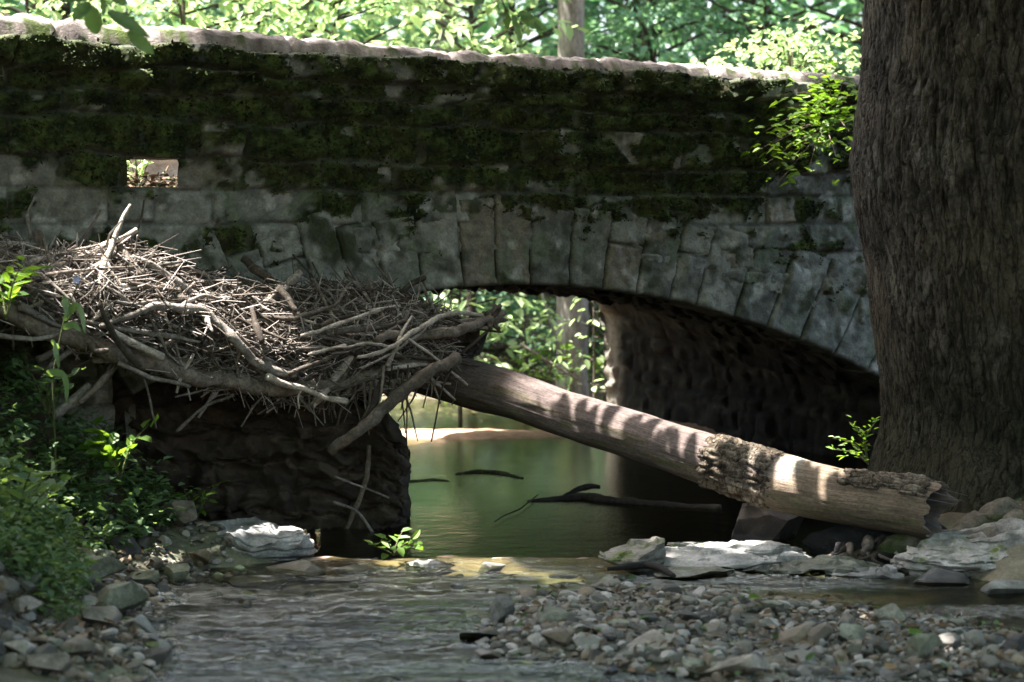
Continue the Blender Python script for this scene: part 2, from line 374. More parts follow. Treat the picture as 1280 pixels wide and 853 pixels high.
tag(obj('creek_water', me), 'shallow creek water rippling over stones into a dark still pool', 'water', kind='structure')
# ------------------------------------------------------------------ stone bridge
bridge = empty('stone_bridge', wp(0, 0, 0))
bl = bridge.location
def brel(V): return np.asarray(V) - np.array(bl)
tag(bridge, 'mossy stone arch bridge with parapet crossing the creek', 'bridge')
RC = (650.0, 1277.0); RI = 920.0
def ringpt(phi, r): return WA(RC[0] + r * math.sin(phi), RC[1] - r * math.cos(phi))
PH1, PH0 = math.asin(485 / RI), -math.asin(485 / RI)
aL, zL = ringpt(PH0, RI); aR, zR = ringpt(PH1, RI)
prof = np.array([ringpt(p, RI) for p in np.linspace(PH0, PH1, 90)])
mid = np.array([ringpt(p, RI + 45) for p in np.linspace(PH0, PH1, 90)])
def under(a, z, pr=prof): return (a > pr[0, 0]) & (a < pr[-1, 0]) & (z < np.interp(a, pr[:, 0], pr[:, 1]))
TOPZ = 3.32
stone_mat = mat_attr('bridge_stone', 14, .93, 1.0, .013, .45, .2, 55)
def moss_amount(a, z, sr):
    low = np.interp(a, [-6, -3.2, -2.2, -1.2, -.4, 1.2, 2.2, 3.2, 6], [2.35, 2.45, 2.5, 2.3, 2.42, 2.38, 2.3, 2.7, 2.6])
    m = ss(-.28, .22, z - low) * 1.25 + .55 * fbm(a * 1.6, z * 2.2, 2, 4) + .35 * fbm(a * 7, z * 7, 5, 2) + .75 * (sr - .62) - .22
    m = m - 1.3 * ss(.18, .55, fbm(a * 3.2, z * 5.5, 88, 4)) * ss(.75, .2, sr)
    m = m + .5 * np.exp(-((a + 3.2) / .7) ** 2) * ss(1.2, 1.5, z) * ss(2.2, 1.8, z)
    m = m + .85 * ss(.05, .45, fbm(a * 2.3, z * 3.4, 99, 4) + .25 * fbm(a * 9, z * 9, 98, 2)) * ss(.6, 1.5, z)
    return ss(.12, .5, m)
def stone_cols(tone, a, z, hue):
    c = mix((.12, .125, .11), (.265, .272, .238), np.clip(tone + .5 * fbm(a * 6, z * 6, 61, 4), 0, 1))
    c = mix(c, (.23, .195, .15), ss(.75, .95, hue) * .6)
    c = mix(c, (.13, .16, .11), ss(.1, .6, fbm(a * 2.4, z * 2.4, 9, 4)) * .65)
    c = mix(c, (.055, .06, .045), ss(.2, .6, fbm(a * 4, z * 4, 71, 5)) * .7)
    return mix(c, (.45, .45, .42), ss(.3, .6, fbm(a * 5, z * 5, 21, 4)) * .6)
# spandrel and parapet face: coursed stones as one rough sheet
def courses(rng, z0, z1):
    zs = [z0]
    while zs[-1] < z1 - .3: zs.append(zs[-1] + rng.uniform(.13, .27))
    zs.append(z1); return np.array(zs)
def stone_field(A, Z, rng, a0=-7, a1=8, warp=.012, zs=None, wmin=.22, wmax=.8):
    A2 = A + warp * fbm(A * 2.5, Z * 2.5, 1, 3); Z2 = Z + warp * fbm(A * 1.7, Z * 3, 7, 3)
    zi = np.clip(np.searchsorted(zs, Z2) - 1, 0, len(zs) - 2)
    d = np.zeros(A.shape); sid = np.zeros(A.shape, int); k = 0
    for i in range(len(zs) - 1):
        hh = zs[i + 1] - zs[i]
        js = [a0]
        while js[-1] < a1: js.append(js[-1] + rng.uniform(wmin, wmax) * (.7 + hh * 1.8))
        js = np.array(js); msk = zi == i; a = A2[msk]
        ai = np.clip(np.searchsorted(js, a) - 1, 0, len(js) - 2)
        da = np.minimum(a - js[ai], js[ai + 1] - a); dz = np.minimum(Z2[msk] - zs[i], zs[i + 1] - Z2[msk])
        d[msk] = np.minimum(da, dz); sid[msk] = k + ai; k += len(js)
    return d, sid, k
ha0, hz0 = WA(158, 235); ha1, hz1 = WA(223, 197)
st = .0155
av = np.arange(-6.2, 7.2, st); zv = np.arange(-.4, TOPZ + .001, st)
rg = np.random.default_rng(21)
zs = courses(rg, -.4, hz0); zs = np.concatenate([zs[:-1], [hz0, hz1], courses(rg, hz1, TOPZ - .19)[1:], [TOPZ]])
A, Zg = np.meshgrid(av, zv, indexing='ij')
d, sid, ns = stone_field(A, Zg, rg, zs=zs, warp=.016 + .05 * ss(2.3, 2.7, Zg))
rs = rg.random((ns, 5))
e = ss(.0, .022, d)
wild = ss(2.2, 2.7, Zg)
face = (rs[sid, 0] - .5) * (.05 + .05 * wild)
fac = np.abs(fbm(A * 3.2 + rs[sid, 1] * 9, Zg * 3.2, rs[sid, 2] * 9, 3)) + .35 * np.abs(fbm(A * 11 + rs[sid, 1] * 9, Zg * 11, rs[sid, 2] * 9, 3))
h = -.012 - .03 * wild + e * (.012 + .03 * wild + face + .055 * fac + .012 * fbm(A * 14, Zg * 14, 3, 3)) + .006 * n3(A * 30, Zg * 30)
m = moss_amount(A, Zg, rs[sid, 3]) * (.55 + .45 * ss(.0, .03, d))
h = h + m * (.022 + .035 * fbm(A * 5, Zg * 7, 4, 5) + .012 * n3(A * 34, Zg * 34, 2))
top = (Zg > TOPZ - .19)
h = h + np.where(top, .045 * e, 0) * (.5 + rs[sid, 0])
for (px, py, sx, sz, am) in ((166, 97, .10, .05, .17), (155, 72, .05, .07, .15)):
    aa, zz = WA(px, py); h = h + am * np.exp(-((A - aa) / sx) ** 4 - ((Zg - zz) / sz) ** 4)
    m = np.maximum(m, np.exp(-((A - aa) / sx) ** 4 - ((Zg - zz) / sz) ** 4))
col = stone_cols(rs[sid, 4], A, Zg, rs[sid, 1]) * (.62 + .38 * e)[..., None]
mc = mix((.011, .015, .007), (.075, .10, .028), ss(-.6, .75, fbm(A * 6, Zg * 7, 31, 5) + .5 * n3(A * 31, Zg * 31, 4)))
mc = mix(mc, (.05, .034, .016), ss(.1, .55, fbm(A * 2.2, Zg * 3, 41, 4)) * .4)
col = mix(col, mc, m)
V = O + U * A[..., None] + NW * h[..., None] + np.array([0, 0, 1]) * Zg[..., None]
F = grid_faces(len(av), len(zv))
fa = A.ravel()[F].mean(1); fz = Zg.ravel()[F].mean(1)
hole = (fa > ha0) & (fa < ha1) & (fz > hz0) & (fz < hz1)
openg = under(fa, fz, mid)
F = F[~(hole | openg)]
obj('spandrel_wall', mesh_np('spandrel_wall', brel(V.reshape(-1, 3)), F, stone_mat, True, np.clip(col, .005, .7).reshape(-1, 3)), bridge)
# cushions and fronds of moss standing off the stones
rgm = np.random.default_rng(2); pk = np.where((m.ravel() > .7) & ~((A > ha0) & (A < ha1) & (Zg > hz0 - .02) & (Zg < hz1 + .02)).ravel() & ~under(A, Zg, mid).ravel())[0]
pk = rgm.choice(pk, 48000); NM = len(pk); Vm_ = V.reshape(-1, 3)[pk] + rgm.normal(0, .006, (NM, 3))
dm = NW + rgm.normal(0, .6, (NM, 3)) + np.array([0, 0, -.25]); Lm = rgm.uniform(.010, .030, NM) * (.6 + .8 * m.ravel()[pk])
Vq, Fq_ = leaves(Vm_ - NW * .004, dm, rnd_dirs(NM, 1, rgm), Lm, Lm * rgm.uniform(.25, .6, NM), .1)
cmq = mix((.010, .015, .008), (.064, .092, .034), np.clip(.45 + .9 * fbm(A.ravel()[pk] * 5, Zg.ravel()[pk] * 6, 31, 4) + rgm.normal(0, .22, NM), 0, 1))
moss_mat = mat_attr('moss_mat', 20, .95, .0, .001, .2, .1, 80)
o = obj('moss', mesh_np('moss', brel(Vq), Fq_, moss_mat, False, np.repeat(cmq, 6, 0)), bridge); o['kind'] = 'stuff'
# dressed stones round the drain opening, and the parapet's body behind the face
def boxes(name, bx, mat, col, parent, rough=.0, seed=0, amp=.012, stp=.05):
    Vs, Fs, Cs, k = [], [], [], 0
    for (a0, a1, n0, n1, z0, z1) in bx:
        for ax in range(3):
            for sgn in (0, 1):
                lo = [a0, n0, z0]; hi = [a1, n1, z1]
                o1, o2 = [i for i in range(3) if i != ax]
                k1 = max(2, int((hi[o1] - lo[o1]) / stp) + 1); k2 = max(2, int((hi[o2] - lo[o2]) / stp) + 1)
                k1 = min(k1, 240); k2 = min(k2, 120)
                g1, g2 = np.meshgrid(np.linspace(lo[o1], hi[o1], k1), np.linspace(lo[o2], hi[o2], k2), indexing='ij')
                q = np.zeros(g1.shape + (3,)); q[..., o1] = g1; q[..., o2] = g2; q[..., ax] = hi[ax] if sgn else lo[ax]
                q = q.reshape(-1, 3)
                q = q + amp * np.stack([n3(q[:, 0] * 6 + 3, q[:, 1] * 6, q[:, 2] * 6), n3(q[:, 0] * 6, q[:, 1] * 6 + 7, q[:, 2] * 6), n3(q[:, 0] * 6, q[:, 1] * 6, q[:, 2] * 6 + 11)], -1)
                f = grid_faces(k1, k2, k)
                Vs.append(q); Fs.append(f if (sgn ^ (ax == 1)) else f[:, ::-1]); k += len(q)
    q = np.concatenate(Vs)
    V = O + U * q[:, :1] + NW * q[:, 1:2] + np.array([0, 0, 1]) * q[:, 2:3]
    c = np.asarray(col) * (1 + .4 * fbm(q[:, 0] * 4, q[:, 1] * 4, q[:, 2] * 4, 3))[:, None]
    return obj(name, mesh_np(name, brel(V), np.concatenate(Fs), mat, True, np.clip(c, .01, .8)), parent)
PT = .46
boxes('drain_jamb', [(ha0 - .16, ha0, -PT, -.045, hz0 - .1, hz1 + .1)], stone_mat, (.09, .09, .06), bridge)
boxes('drain_jamb', [(ha1 + .22, ha1 + .38, -PT, -.045, hz0 - .1, hz1 + .1)], stone_mat, (.09, .09, .06), bridge)
boxes('drain_lintel', [(ha0 - .16, ha1 + .38, -PT, -.045, hz1, hz1 + .12)], stone_mat, (.12, .12, .10), bridge)
boxes('drain_sill', [(ha0 - .16, ha1 + .38, -PT, -.045, hz0 - .12, hz0)], stone_mat, (.07, .06, .045), bridge)
boxes('parapet_body', [(-6.2, ha0 - .15, -PT, -.06, hz0 - .1, TOPZ - .02), (ha1 + .37, 7.2, -PT, -.06, hz0 - .1, TOPZ - .02), (ha0 - .15, ha1 + .37, -PT, -.06, hz1 + .1, TOPZ - .02)], stone_mat, (.2, .19, .16), bridge, stp=.12)
# arch ring: every voussoir a block of its own
ring = boxes('arch_ring', [(aL - .02, aL + .05, -.3, -.08, zL - .4, zL)], stone_mat, (.12, .12, .10), bridge)
p = PH0; rg = np.random.default_rng(5); kk = 0
while p < PH1 - .01:
    dp = rg.uniform(.037, .056); q = min(p + dp, PH1)
    if PH1 - q < .02: q = PH1
    ro = RI + rg.uniform(92, 128)
    cuts = [RI, ro] if rg.random() > .38 else [RI, RI + rg.uniform(.6, .78) * (ro - RI), ro + rg.uniform(0, 22)]
    for r0, r1 in zip(cuts[:-1], cuts[1:]):
        nu, nv = 18, max(10, int((r1 - r0) / 3))
        ph, rr = np.meshgrid(np.linspace(p, q, nu), np.linspace(r0, r1, nv), indexing='ij')
        az = np.array([ringpt(x, y) for x, y in zip(ph.ravel(), rr.ravel())]).reshape(nu, nv, 2)
        a, z = az[..., 0], az[..., 1]; ss_ = rg.random(4)
        du = np.minimum(ph - p, q - ph) * RI / 165; dv = np.minimum(rr - r0, r1 - rr) / 165
        e = ss(.0, .012, np.minimum(du, dv))
        fac = np.abs(fbm(a * 3 + ss_[0] * 30, z * 3, ss_[1] * 30, 3)) + .4 * np.abs(fbm(a * 10 + ss_[0] * 30, z * 10, ss_[1] * 30, 3))
        h = .006 + e * (.012 + (ss_[2] - .5) * .018 + .05 * fac + .010 * fbm(a * 15, z * 15, 2, 3))
        m = ss(.15, .5, .7 * fbm(a * 2.2, z * 2.2, 52, 4) + .35 * fbm(a * 8, z * 8, 53, 2) - .05 + .25 * (z > 2.2))
        c = stone_cols(np.full(a.shape, ss_[3]), a, z, np.full(a.shape, ss_[0])) * (.5 + .5 * e)[..., None]
        c = mix(c, (.028, .036, .012), m * .85); h = h + m * .012
        ca, cz = a.mean(), z.mean(); sh = 1 - .004
        a2 = ca + (a - ca) * (1 - .004 / max(.05, np.ptp(a))); z2 = cz + (z - cz) * (1 - .004 / max(.05, np.ptp(z)))
        V = O + U * a2[..., None] + NW * h[..., None] + np.array([0, 0, 1]) * z2[..., None]
        Bk = O + U * a2[..., None] + NW * -.30 + np.array([0, 0, 1]) * z2[..., None]
        F = grid_faces(nu, nv); V2 = np.concatenate([V.reshape(-1, 3), Bk.reshape(-1, 3)]); N = nu * nv
        idx = np.arange(N).reshape(nu, nv); loop = np.concatenate([idx[:, 0], idx[-1, 1:], idx[-2::-1, -1], idx[0, -2:0:-1]])
        nx = np.roll(loop, -1); S = np.stack([loop, loop + N, nx + N, nx], 1)
        cc = np.concatenate([c.reshape(-1, 3), c.reshape(-1, 3) * .6])
        obj('voussoir', mesh_np('voussoir', brel(V2), [F[:, ::-1], S[:, ::-1]], stone_mat, True, np.clip(cc, .005, .7)), ring)
    p = q
# vault: from the near arch to the far arch
def farpt(px, py): 
    q = W(px, py, -BW); return float(U @ (q - O)), float(q[2])
nearp = [(aL, -.5), (aL, zL * .5)] + [tuple(x) for x in prof[::3]] + [tuple(prof[-1]), (aR, zR * .5), (aR, -.5)]
fR = farpt(757, 450)[0]
farp = [(aL, -.5), (aL, .8), farpt(-60, 420), farpt(60, 380), farpt(250, 356), farpt(450, 350), farpt(640, 351), farpt(705, 355), farpt(733, 364), farpt(750, 384), farpt(757, 415), (fR, .8), (fR, -.5)]
def resamp(pl, n, key):
    pl = np.array(pl); L = np.concatenate([[0], np.cumsum(np.hypot(*np.diff(pl, axis=0).T))]); L /= L[-1]
    k = np.linspace(0, 1, n); return np.stack([np.interp(k, L, pl[:, i]) for i in (0, 1)], 1)
NP, ND = 260, 130
np_, fp_ = resamp(nearp, NP, 0), resamp(farp, NP, 0)
tt = np.linspace(0, 1, ND)
a = np_[:, None, 0] * (1 - tt) + fp_[:, None, 0] * tt; z = np_[:, None, 1] * (1 - tt) + fp_[:, None, 1] * tt
dep = np.broadcast_to(-.09 - tt * (BW - .09), a.shape)
s_ = np.broadcast_to(np.linspace(0, 9, NP)[:, None], a.shape)
rg = np.random.default_rng(77); zsv = [0.0]
while zsv[-1] < 9: zsv.append(zsv[-1] + rg.uniform(.10, .20))
d, sid, ns = stone_field(-dep, s_, rg, -1, 6, .02, np.array(zsv), .16, .38); rs = rg.random((ns, 3))
e = ss(0, .03, d); inw = -.03 + e * (.03 + .05 * (rs[sid, 0] - .5) + .05 * fbm(dep * 5, s_ * 5, rs[sid, 1] * 7, 3))
ta = np.gradient(a, axis=0); tz = np.gradient(z, axis=0); ln = np.hypot(ta, tz) + 1e-9
a = a + tz / ln * inw; z = z - ta / ln * inw
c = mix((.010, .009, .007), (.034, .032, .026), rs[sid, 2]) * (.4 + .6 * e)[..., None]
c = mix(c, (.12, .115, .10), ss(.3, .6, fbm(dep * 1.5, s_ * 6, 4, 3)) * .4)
c = mix(c, (.26, .235, .19), ss(-4.15, -4.4, dep) * .8)  # far end lightened in the colour to read as a sunlit edge
V = O + U * a[..., None] + NW * dep[..., None] + np.array([0, 0, 1]) * z[..., None]
obj('vault', mesh_np('vault', brel(V.reshape(-1, 3)), grid_faces(NP, ND), stone_mat, True, np.clip(c, .01, .7).reshape(-1, 3)), bridge)
# far face of the bridge, deck and far parapet
def plate_n(name, n, a0, a1, z0, z1, pr, colr, fl=False):
    av = np.arange(a0, a1, .05); zv = np.arange(z0, z1, .05); A, Zg = np.meshgrid(av, zv, indexing='ij')
    rgn = np.random.default_rng(3); d, sid, ns = stone_field(A, Zg, rgn, zs=courses(rgn, z0, z1), warp=.02); r = rgn.random(ns)
    h = n + (-1 if fl else 1) * ss(0, .04, d) * (.03 + .04 * np.abs(fbm(A * 3, Zg * 3, r[sid] * 9, 2)))
    V = O + U * A[..., None] + NW * h[..., None] + np.array([0, 0, 1]) * Zg[..., None]
    F = grid_faces(len(av), len(zv)); fa = A.ravel()[F].mean(1); fz = Zg.ravel()[F].mean(1)
    if pr is not None: F = F[~((fa > pr[0]) & (fa < pr[1]) & (fz < np.interp(fa, pr[2], pr[3])))]
    c = np.array(colr) * (.7 + .5 * r[sid] + .2 * fbm(A * 4, Zg * 4, 2, 3))[..., None]
    return obj(name, mesh_np(name, brel(V.reshape(-1, 3)), F, stone_mat, True, np.clip(c, .01, .7).reshape(-1, 3)), bridge)
fpa = np.array(farp)[1:-1]
plate_n('spandrel_wall', -BW, -9, 7.2, -.4, TOPZ, (aL, fR, fpa[:, 0], fpa[:, 1] + .02), (.17, .16, .13), True)
plate_n('parapet', -BW + .45, -9, 7.2, 2.1, TOPZ, None, (.46, .42, .38))
DECKZ = hz0 - .02
boxes('deck', [(-9, 7.2, -BW + .42, -PT + .02, DECKZ - .35, DECKZ)], stone_mat, (.16, .13, .10), bridge, stp=.15, amp=.02)
# mortar coping along the near parapet (and the far one)
def coping(name, nf, nb, z0, sgn=1):
    av = np.arange(-6.2, 7.2, .02); k = 22; t_ = np.linspace(0, 1, k)
    A, T = np.meshgrid(av, t_, indexing='ij')
    hgt = np.interp(A, [-6, -3.6, -2.6, -1, 1.5, 3, 7], [.17, .155, .15, .10, .085, .075, .07]) * .85 * (1 + .18 * fbm(A * 1.1, 3, 1, 3))
    n = nf + (nb - nf) * T + .018 * fbm(A * 3, T * 2, 6, 3)
    z = z0 - .03 + (hgt + .03) * np.clip(1.0 - np.abs(2 * T - 1) ** 6, 0, 1) ** .5 + .03 * fbm(A * 6, T * 3, 2, 5) - .03 * ss(.32, .5, n3(A * 2.1, 4)) * ss(.5, 0, T)
    jt = np.cumsum(np.random.default_rng(6).uniform(.7, 1.7, 40)) - 8; dj = np.min(np.abs(A[..., None] + .03 * n3(T * 6, A)[..., None] - jt), -1)
    z = z - .045 * np.exp(-(dj / .016) ** 2); n = n - .035 * np.exp(-(dj / .014) ** 2)
    ids = np.searchsorted(jt, A); rj = np.random.default_rng(9).random((60, 2)); z = z + (rj[ids, 0] - .5) * .022 * (T > .05); n = n + (rj[ids, 1] - .5) * .03
    z = z + .008 * fbm(A * 26, T * 14, 5, 3) * (T > .03)
    c = mix((.21, .18, .165), (.43, .375, .345), ss(-.45, .5, fbm(A * 5, T * 5, 8, 5)))
    c = c * (.75 + .5 * rj[ids, 0])[..., None]; c = mix(c, (.05, .045, .035), np.exp(-(dj / .012) ** 2) * .8); c = mix(c, (.10, .085, .07), ss(.15, .5, fbm(A * 9, T * 9, 77, 4)) * .7)
    c = mix(c, (.06, .085, .02), ss(.2, .5, fbm(A * 5, T * 7, 14, 5) + .12 * (T < .10) - .12 + .3 * np.exp(-((A + 3.3) / .35) ** 2)) * ss(.55, .2, T))
    V = O + U * A[..., None] + NW * n[..., None] + np.array([0, 0, 1]) * z[..., None]
    return obj(name, mesh_np(name, brel(V.reshape(-1, 3)), grid_faces(len(av), k)[:, ::-1], stone_mat, True, np.clip(c, .01, .7).reshape(-1, 3)), bridge)
coping('coping', .0, -PT - .02, TOPZ)
coping('coping', -BW + .47, -BW - .02, TOPZ)
# ------------------------------------------------------------------ big tree on the bank (> trunk, root, limb, unseen shade crown)
TY = 13.25
keys = [(-260, 1300, 188), (0, 1268, 192), (100, 1264, 195), (200, 1262, 203), (260, 1268, 204), (330, 1284, 206), (400, 1292, 206), (470, 1300, 204), (540, 1306, 205), (600, 1312, 216), (650, 1318, 238), (700, 1325, 270)]
kz = np.array([P(x, y, TY)[2] for y, x, r in keys])[::-1]; kx = np.array([P(x, y, TY)[0] for y, x, r in keys])[::-1]; kr = np.array([(r - 7) * TY / FPX for y, x, r in keys])[::-1]
TBASE = np.array([kx[0], TY, float(terr(kx[0], TY))])
tree = empty('sycamore_tree', TBASE)
tag(tree, 'massive rough barked tree trunk rising beside the arch at the creek edge', 'tree')
def trel(V): return np.asarray(V) - np.array(tree.location)
NTH, zz = 620, np.arange(-.15, 4.6, .011)
th = np.linspace(0, 2 * math.pi, NTH, endpoint=False); TT, ZZ = np.meshgrid(th, zz, indexing='ij')
r0 = np.interp(ZZ, kz, kr); x0 = np.interp(ZZ, kz, kx)
cx_, sy_ = np.cos(TT), np.sin(TT)
U1, U2 = cx_ * 1.05, sy_ * 1.05
wv = .10 * fbm(U1 * 2, U2 * 2, ZZ * 2, 3)
flare = ss(.9, .1, ZZ) * (.10 + .16 * np.maximum(0, n3(U1 * 2.2, U2 * 2.2, ZZ * .5 + 3)))
big = .028 * fbm(U1 * 1.3, U2 * 1.3, ZZ * .8 + 4, 3)
wv = .05 * fbm(U1 * 5, U2 * 5, ZZ * 2.5, 3)
ua, ub = U1 + wv, U2 + wv
f1 = ss(.0, .10, np.abs(n3(ua * 8.5, ub * 8.5, ZZ * 1.15))); f2 = ss(.0, .16, np.abs(n3(ua * 17, ub * 17, ZZ * 2.6 + 5)))
f3 = ss(.0, .12, np.abs(n3(ua * 5, ub * 5, ZZ * 5.5 + 9))); plate = fbm(ua * 10, ub * 10, ZZ * 4, 4)
stepz = ZZ * 5.2 + 2.2 * n3(ua * 7, ub * 7, ZZ * 1.6); flake = stepz - np.floor(stepz)
smooth_ = ss(.0, .4, fbm(U1 * 1.6, U2 * 1.6, ZZ * 1.1 + 9, 2)) * .55
disp = .75 * (1 - smooth_) * (-.017 * (1 - f1) - .010 * (1 - f2) - .007 * (1 - f3) + .012 * plate + .010 * flake) + .009 * fbm(U1 * 26, U2 * 26, ZZ * 8, 4)
rid = 1 - f1
rr = r0 + flare + big + disp
V = np.stack([x0 + rr * cx_, TY + rr * sy_, ZZ], -1)
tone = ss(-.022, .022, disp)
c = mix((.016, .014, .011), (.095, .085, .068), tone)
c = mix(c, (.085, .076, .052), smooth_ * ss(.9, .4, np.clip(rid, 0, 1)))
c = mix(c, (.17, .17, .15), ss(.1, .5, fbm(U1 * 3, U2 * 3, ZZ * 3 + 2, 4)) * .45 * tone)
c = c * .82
c = mix(c, (.018, .020, .011), ss(1.7, .5, ZZ + .4 * n3(U1 * 2, U2 * 2, ZZ * 2)) * .75)  # dark moss round the base, deepened to stand in for missing shade
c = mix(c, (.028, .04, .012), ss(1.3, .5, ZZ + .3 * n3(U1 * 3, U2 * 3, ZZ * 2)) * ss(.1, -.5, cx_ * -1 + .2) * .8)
bark_mat = mat_bark('bark')
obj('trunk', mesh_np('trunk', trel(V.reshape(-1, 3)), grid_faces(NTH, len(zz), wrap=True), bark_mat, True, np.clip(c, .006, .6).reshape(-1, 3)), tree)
root_mat = mat_attr('root_mat', 20, .95, 1.0, .014, .5, .15, 60)
def root(pts, rad, colr=(.13, .115, .09), seed=0):
    Vv, Fq, Ft = tube(pts, rad, 30, .3, .025, seed, kink=1.0)
    cc = np.array(colr) * (1 + .45 * fbm(Vv[:, 0] * 6, Vv[:, 1] * 6, Vv[:, 2] * 6, 3))[:, None]
    cc = mix(cc, (.035, .05, .012), ss(.0, .5, fbm(Vv[:, 0] * 3, Vv[:, 1] * 3, Vv[:, 2] * 3 + seed, 3)) * .9)
    obj('root', mesh_np('root', trel(Vv), [Fq, Ft], root_mat, True, np.clip(cc, .01, .5)), tree)
root([P(1290, 640, 12.3), P(1215, 668, 12.0), P(1130, 688, 11.9), P(1060, 700, 11.95), P(1010, 712, 11.95)], [.15, .11, .085, .06, .03], seed=3)
root([P(1330, 650, 12.3), P(1250, 690, 11.7), P(1180, 700, 11.6), P(1130, 712, 11.7)], [.2, .12, .08, .04], seed=8)
root([P(1360, 640, 12.3), P(1300, 700, 11.6), P(1262, 722, 11.4)], [.2, .13, .06], seed=12)
top = np.array([kx[-1], TY, 4.5])
limb_pts = [[(0, 0, -.1), (-1.6, -.6, 3.2), (-4.5, -1.5, 4.6), (-7.5, -2.2, 5.2)], [(0, 0, -.1), (.8, -2.5, 3.5), (.5, -7, 5), (-.5, -12, 5.4)], [(.2, 0, -.1), (2.5, .5, 3), (5.5, .5, 4.6)], [(0, .2, -.1), (.4, 1.2, 3), (0, 2.5, 6)], [(-.1, -.2, -.1), (-2.0, -3.6, 3.8), (-5, -8.5, 5.0), (-8, -13, 5.2)]]
for i, lp in enumerate(limb_pts):
    Vv, Fq, Ft = tube(np.array(lp) + top, np.linspace(.75, .12, len(lp)), 18, .1, .15, i)
    obj('limb', mesh_np('limb', trel(Vv), [Fq, Ft], bark_mat, True, np.full((len(Vv), 3), .09)), tree)
# ------------------------------------------------------------------ fallen log
lg = [(480, 446, 13.95), (520, 460, 13.85), (580, 478, 13.7), (640, 494, 13.55), (700, 516, 13.35), (800, 547, 13.0), (900, 580, 12.65), (975, 604, 12.4), (1050, 620, 12.15), (1118, 630, 11.93), (1172, 639, 11.78)]
lrp = [29, 30, 30.5, 30, 29, 31, 31.5, 34, 34, 36, 37]
ax = np.array([P(*q) for q in lg]); lr = np.array([r * q[2] / FPX for r, q in zip(lrp, lg)])
L = np.concatenate([[0], np.cumsum(np.linalg.norm(np.diff(ax, axis=0), axis=1))]); LT = L[-1]
NS, NC = 420, 96
s = np.linspace(0, LT, NS); cen = np.stack([np.interp(s, L, ax[:, k]) for k in range(3)], 1); rad = np.interp(s, L, lr)
for _ in range(14): cen[1:-1] = .25 * cen[:-2] + .5 * cen[1:-1] + .25 * cen[2:]; rad[1:-1] = .25 * rad[:-2] + .5 * rad[1:-1] + .25 * rad[2:]
T = nrm(np.gradient(cen, axis=0)); Bh = nrm(np.cross(T, [0, 0, 1.0])); Bu = np.cross(Bh, T)
Bh = -Bh if (Bh[:, 1].mean() > 0) else Bh          # Bh faces the camera
ang = np.linspace(0, 2 * math.pi, NC, endpoint=False)
dirs = Bh[:, None] * np.cos(ang)[None, :, None] + Bu[:, None] * np.sin(ang)[None, :, None]
SS, AA = np.meshgrid(s, ang, indexing='ij'); ca, sa = np.cos(AA), np.sin(AA)
s975 = np.interp(975, [q[0] for q in lg], L); s930 = np.interp(925, [q[0] for q in lg], L); s1050 = np.interp(1052, [q[0] for q in lg], L)
swell = .012 * np.exp(-((SS - s975 - .05) / .12) ** 2)
br = .012 * fbm(ca * 1.4, sa * 1.4, SS * 1.6, 3) + .0035 * fbm(ca * 9, sa * 9, SS * 3, 3) + swell
jag = np.interp(s, [0, LT - .3, LT], [0, 0, 1])[:, None] * (.08 * fbm(np.cos(ang) * 1.5, np.sin(ang) * 1.5, 4, 2) + .03 * fbm(np.cos(ang) * 5, np.sin(ang) * 5, 1, 3))[None, :]
Vl = cen[:, None] + dirs * (rad[:, None] + br)[..., None] + T[:, None] * jag[..., None]
crackline = np.exp(-((AA - (1.0 + .12 * n3(SS * 4, 3) - .15 * (SS - s1050))) / .03) ** 2) * ss(s1050 - .15, s1050, SS) * ss(s1050 + .75, s1050 + .6, SS)
Vl = Vl - dirs * (.018 * crackline)[..., None]
left = ss(s975 + .03, s975 - .03, SS + .03 * n3(ca * 3, sa * 3, 2))
c = mix((.165, .125, .088), (.125, .098, .088), left)
c = c * (1 + .30 * fbm(ca * 3, sa * 3, SS * 5, 4) + .25 * n3(ca * 14, sa * 14, SS * 2.5))[..., None]
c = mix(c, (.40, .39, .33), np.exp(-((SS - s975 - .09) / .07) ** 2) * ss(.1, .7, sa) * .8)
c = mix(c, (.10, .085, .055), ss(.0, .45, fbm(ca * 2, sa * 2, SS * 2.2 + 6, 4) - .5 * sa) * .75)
c = mix(c, (.10, .11, .045), ss(.25, .55, fbm(ca * 4, sa * 4, SS * 4 + 3, 3)) * ss(.3, -.4, sa) * .6)
c = mix(c, (.03, .02, .015), np.clip(crackline, 0, 1))
log = empty('fallen_log', ax[5]); lrel = lambda V: np.asarray(V) - np.array(log.location)
tag(log, 'long weathered bare tree log slanting down across the arch opening', 'log')
log_mat = mat_attr('log_wood', 18, .85, .6, .006, .3, .25, 80); grain_mat = mat_grain('log_grain')
endc = Vl[-1].mean(0)
V2 = np.concatenate([Vl.reshape(-1, 3)])
obj('stem', mesh_np('stem', lrel(V2), grid_faces(NS, NC)[:, ::-1], grain_mat, True, np.clip(c, .01, .7).reshape(-1, 3), {'gs': SS.ravel(), 'gc': ca.ravel(), 'gd': sa.ravel()}), log)
# wrap faces (seam)
me = log.children[0].data if log.children else None
i = np.arange(NS - 1)
def strip_close():
    Vs = np.concatenate([Vl[:, -1], Vl[:, 0]]); F = np.stack([i, i + 1, i + 1 + NS, i + NS], 1); return Vs, F
Vs, F = strip_close()
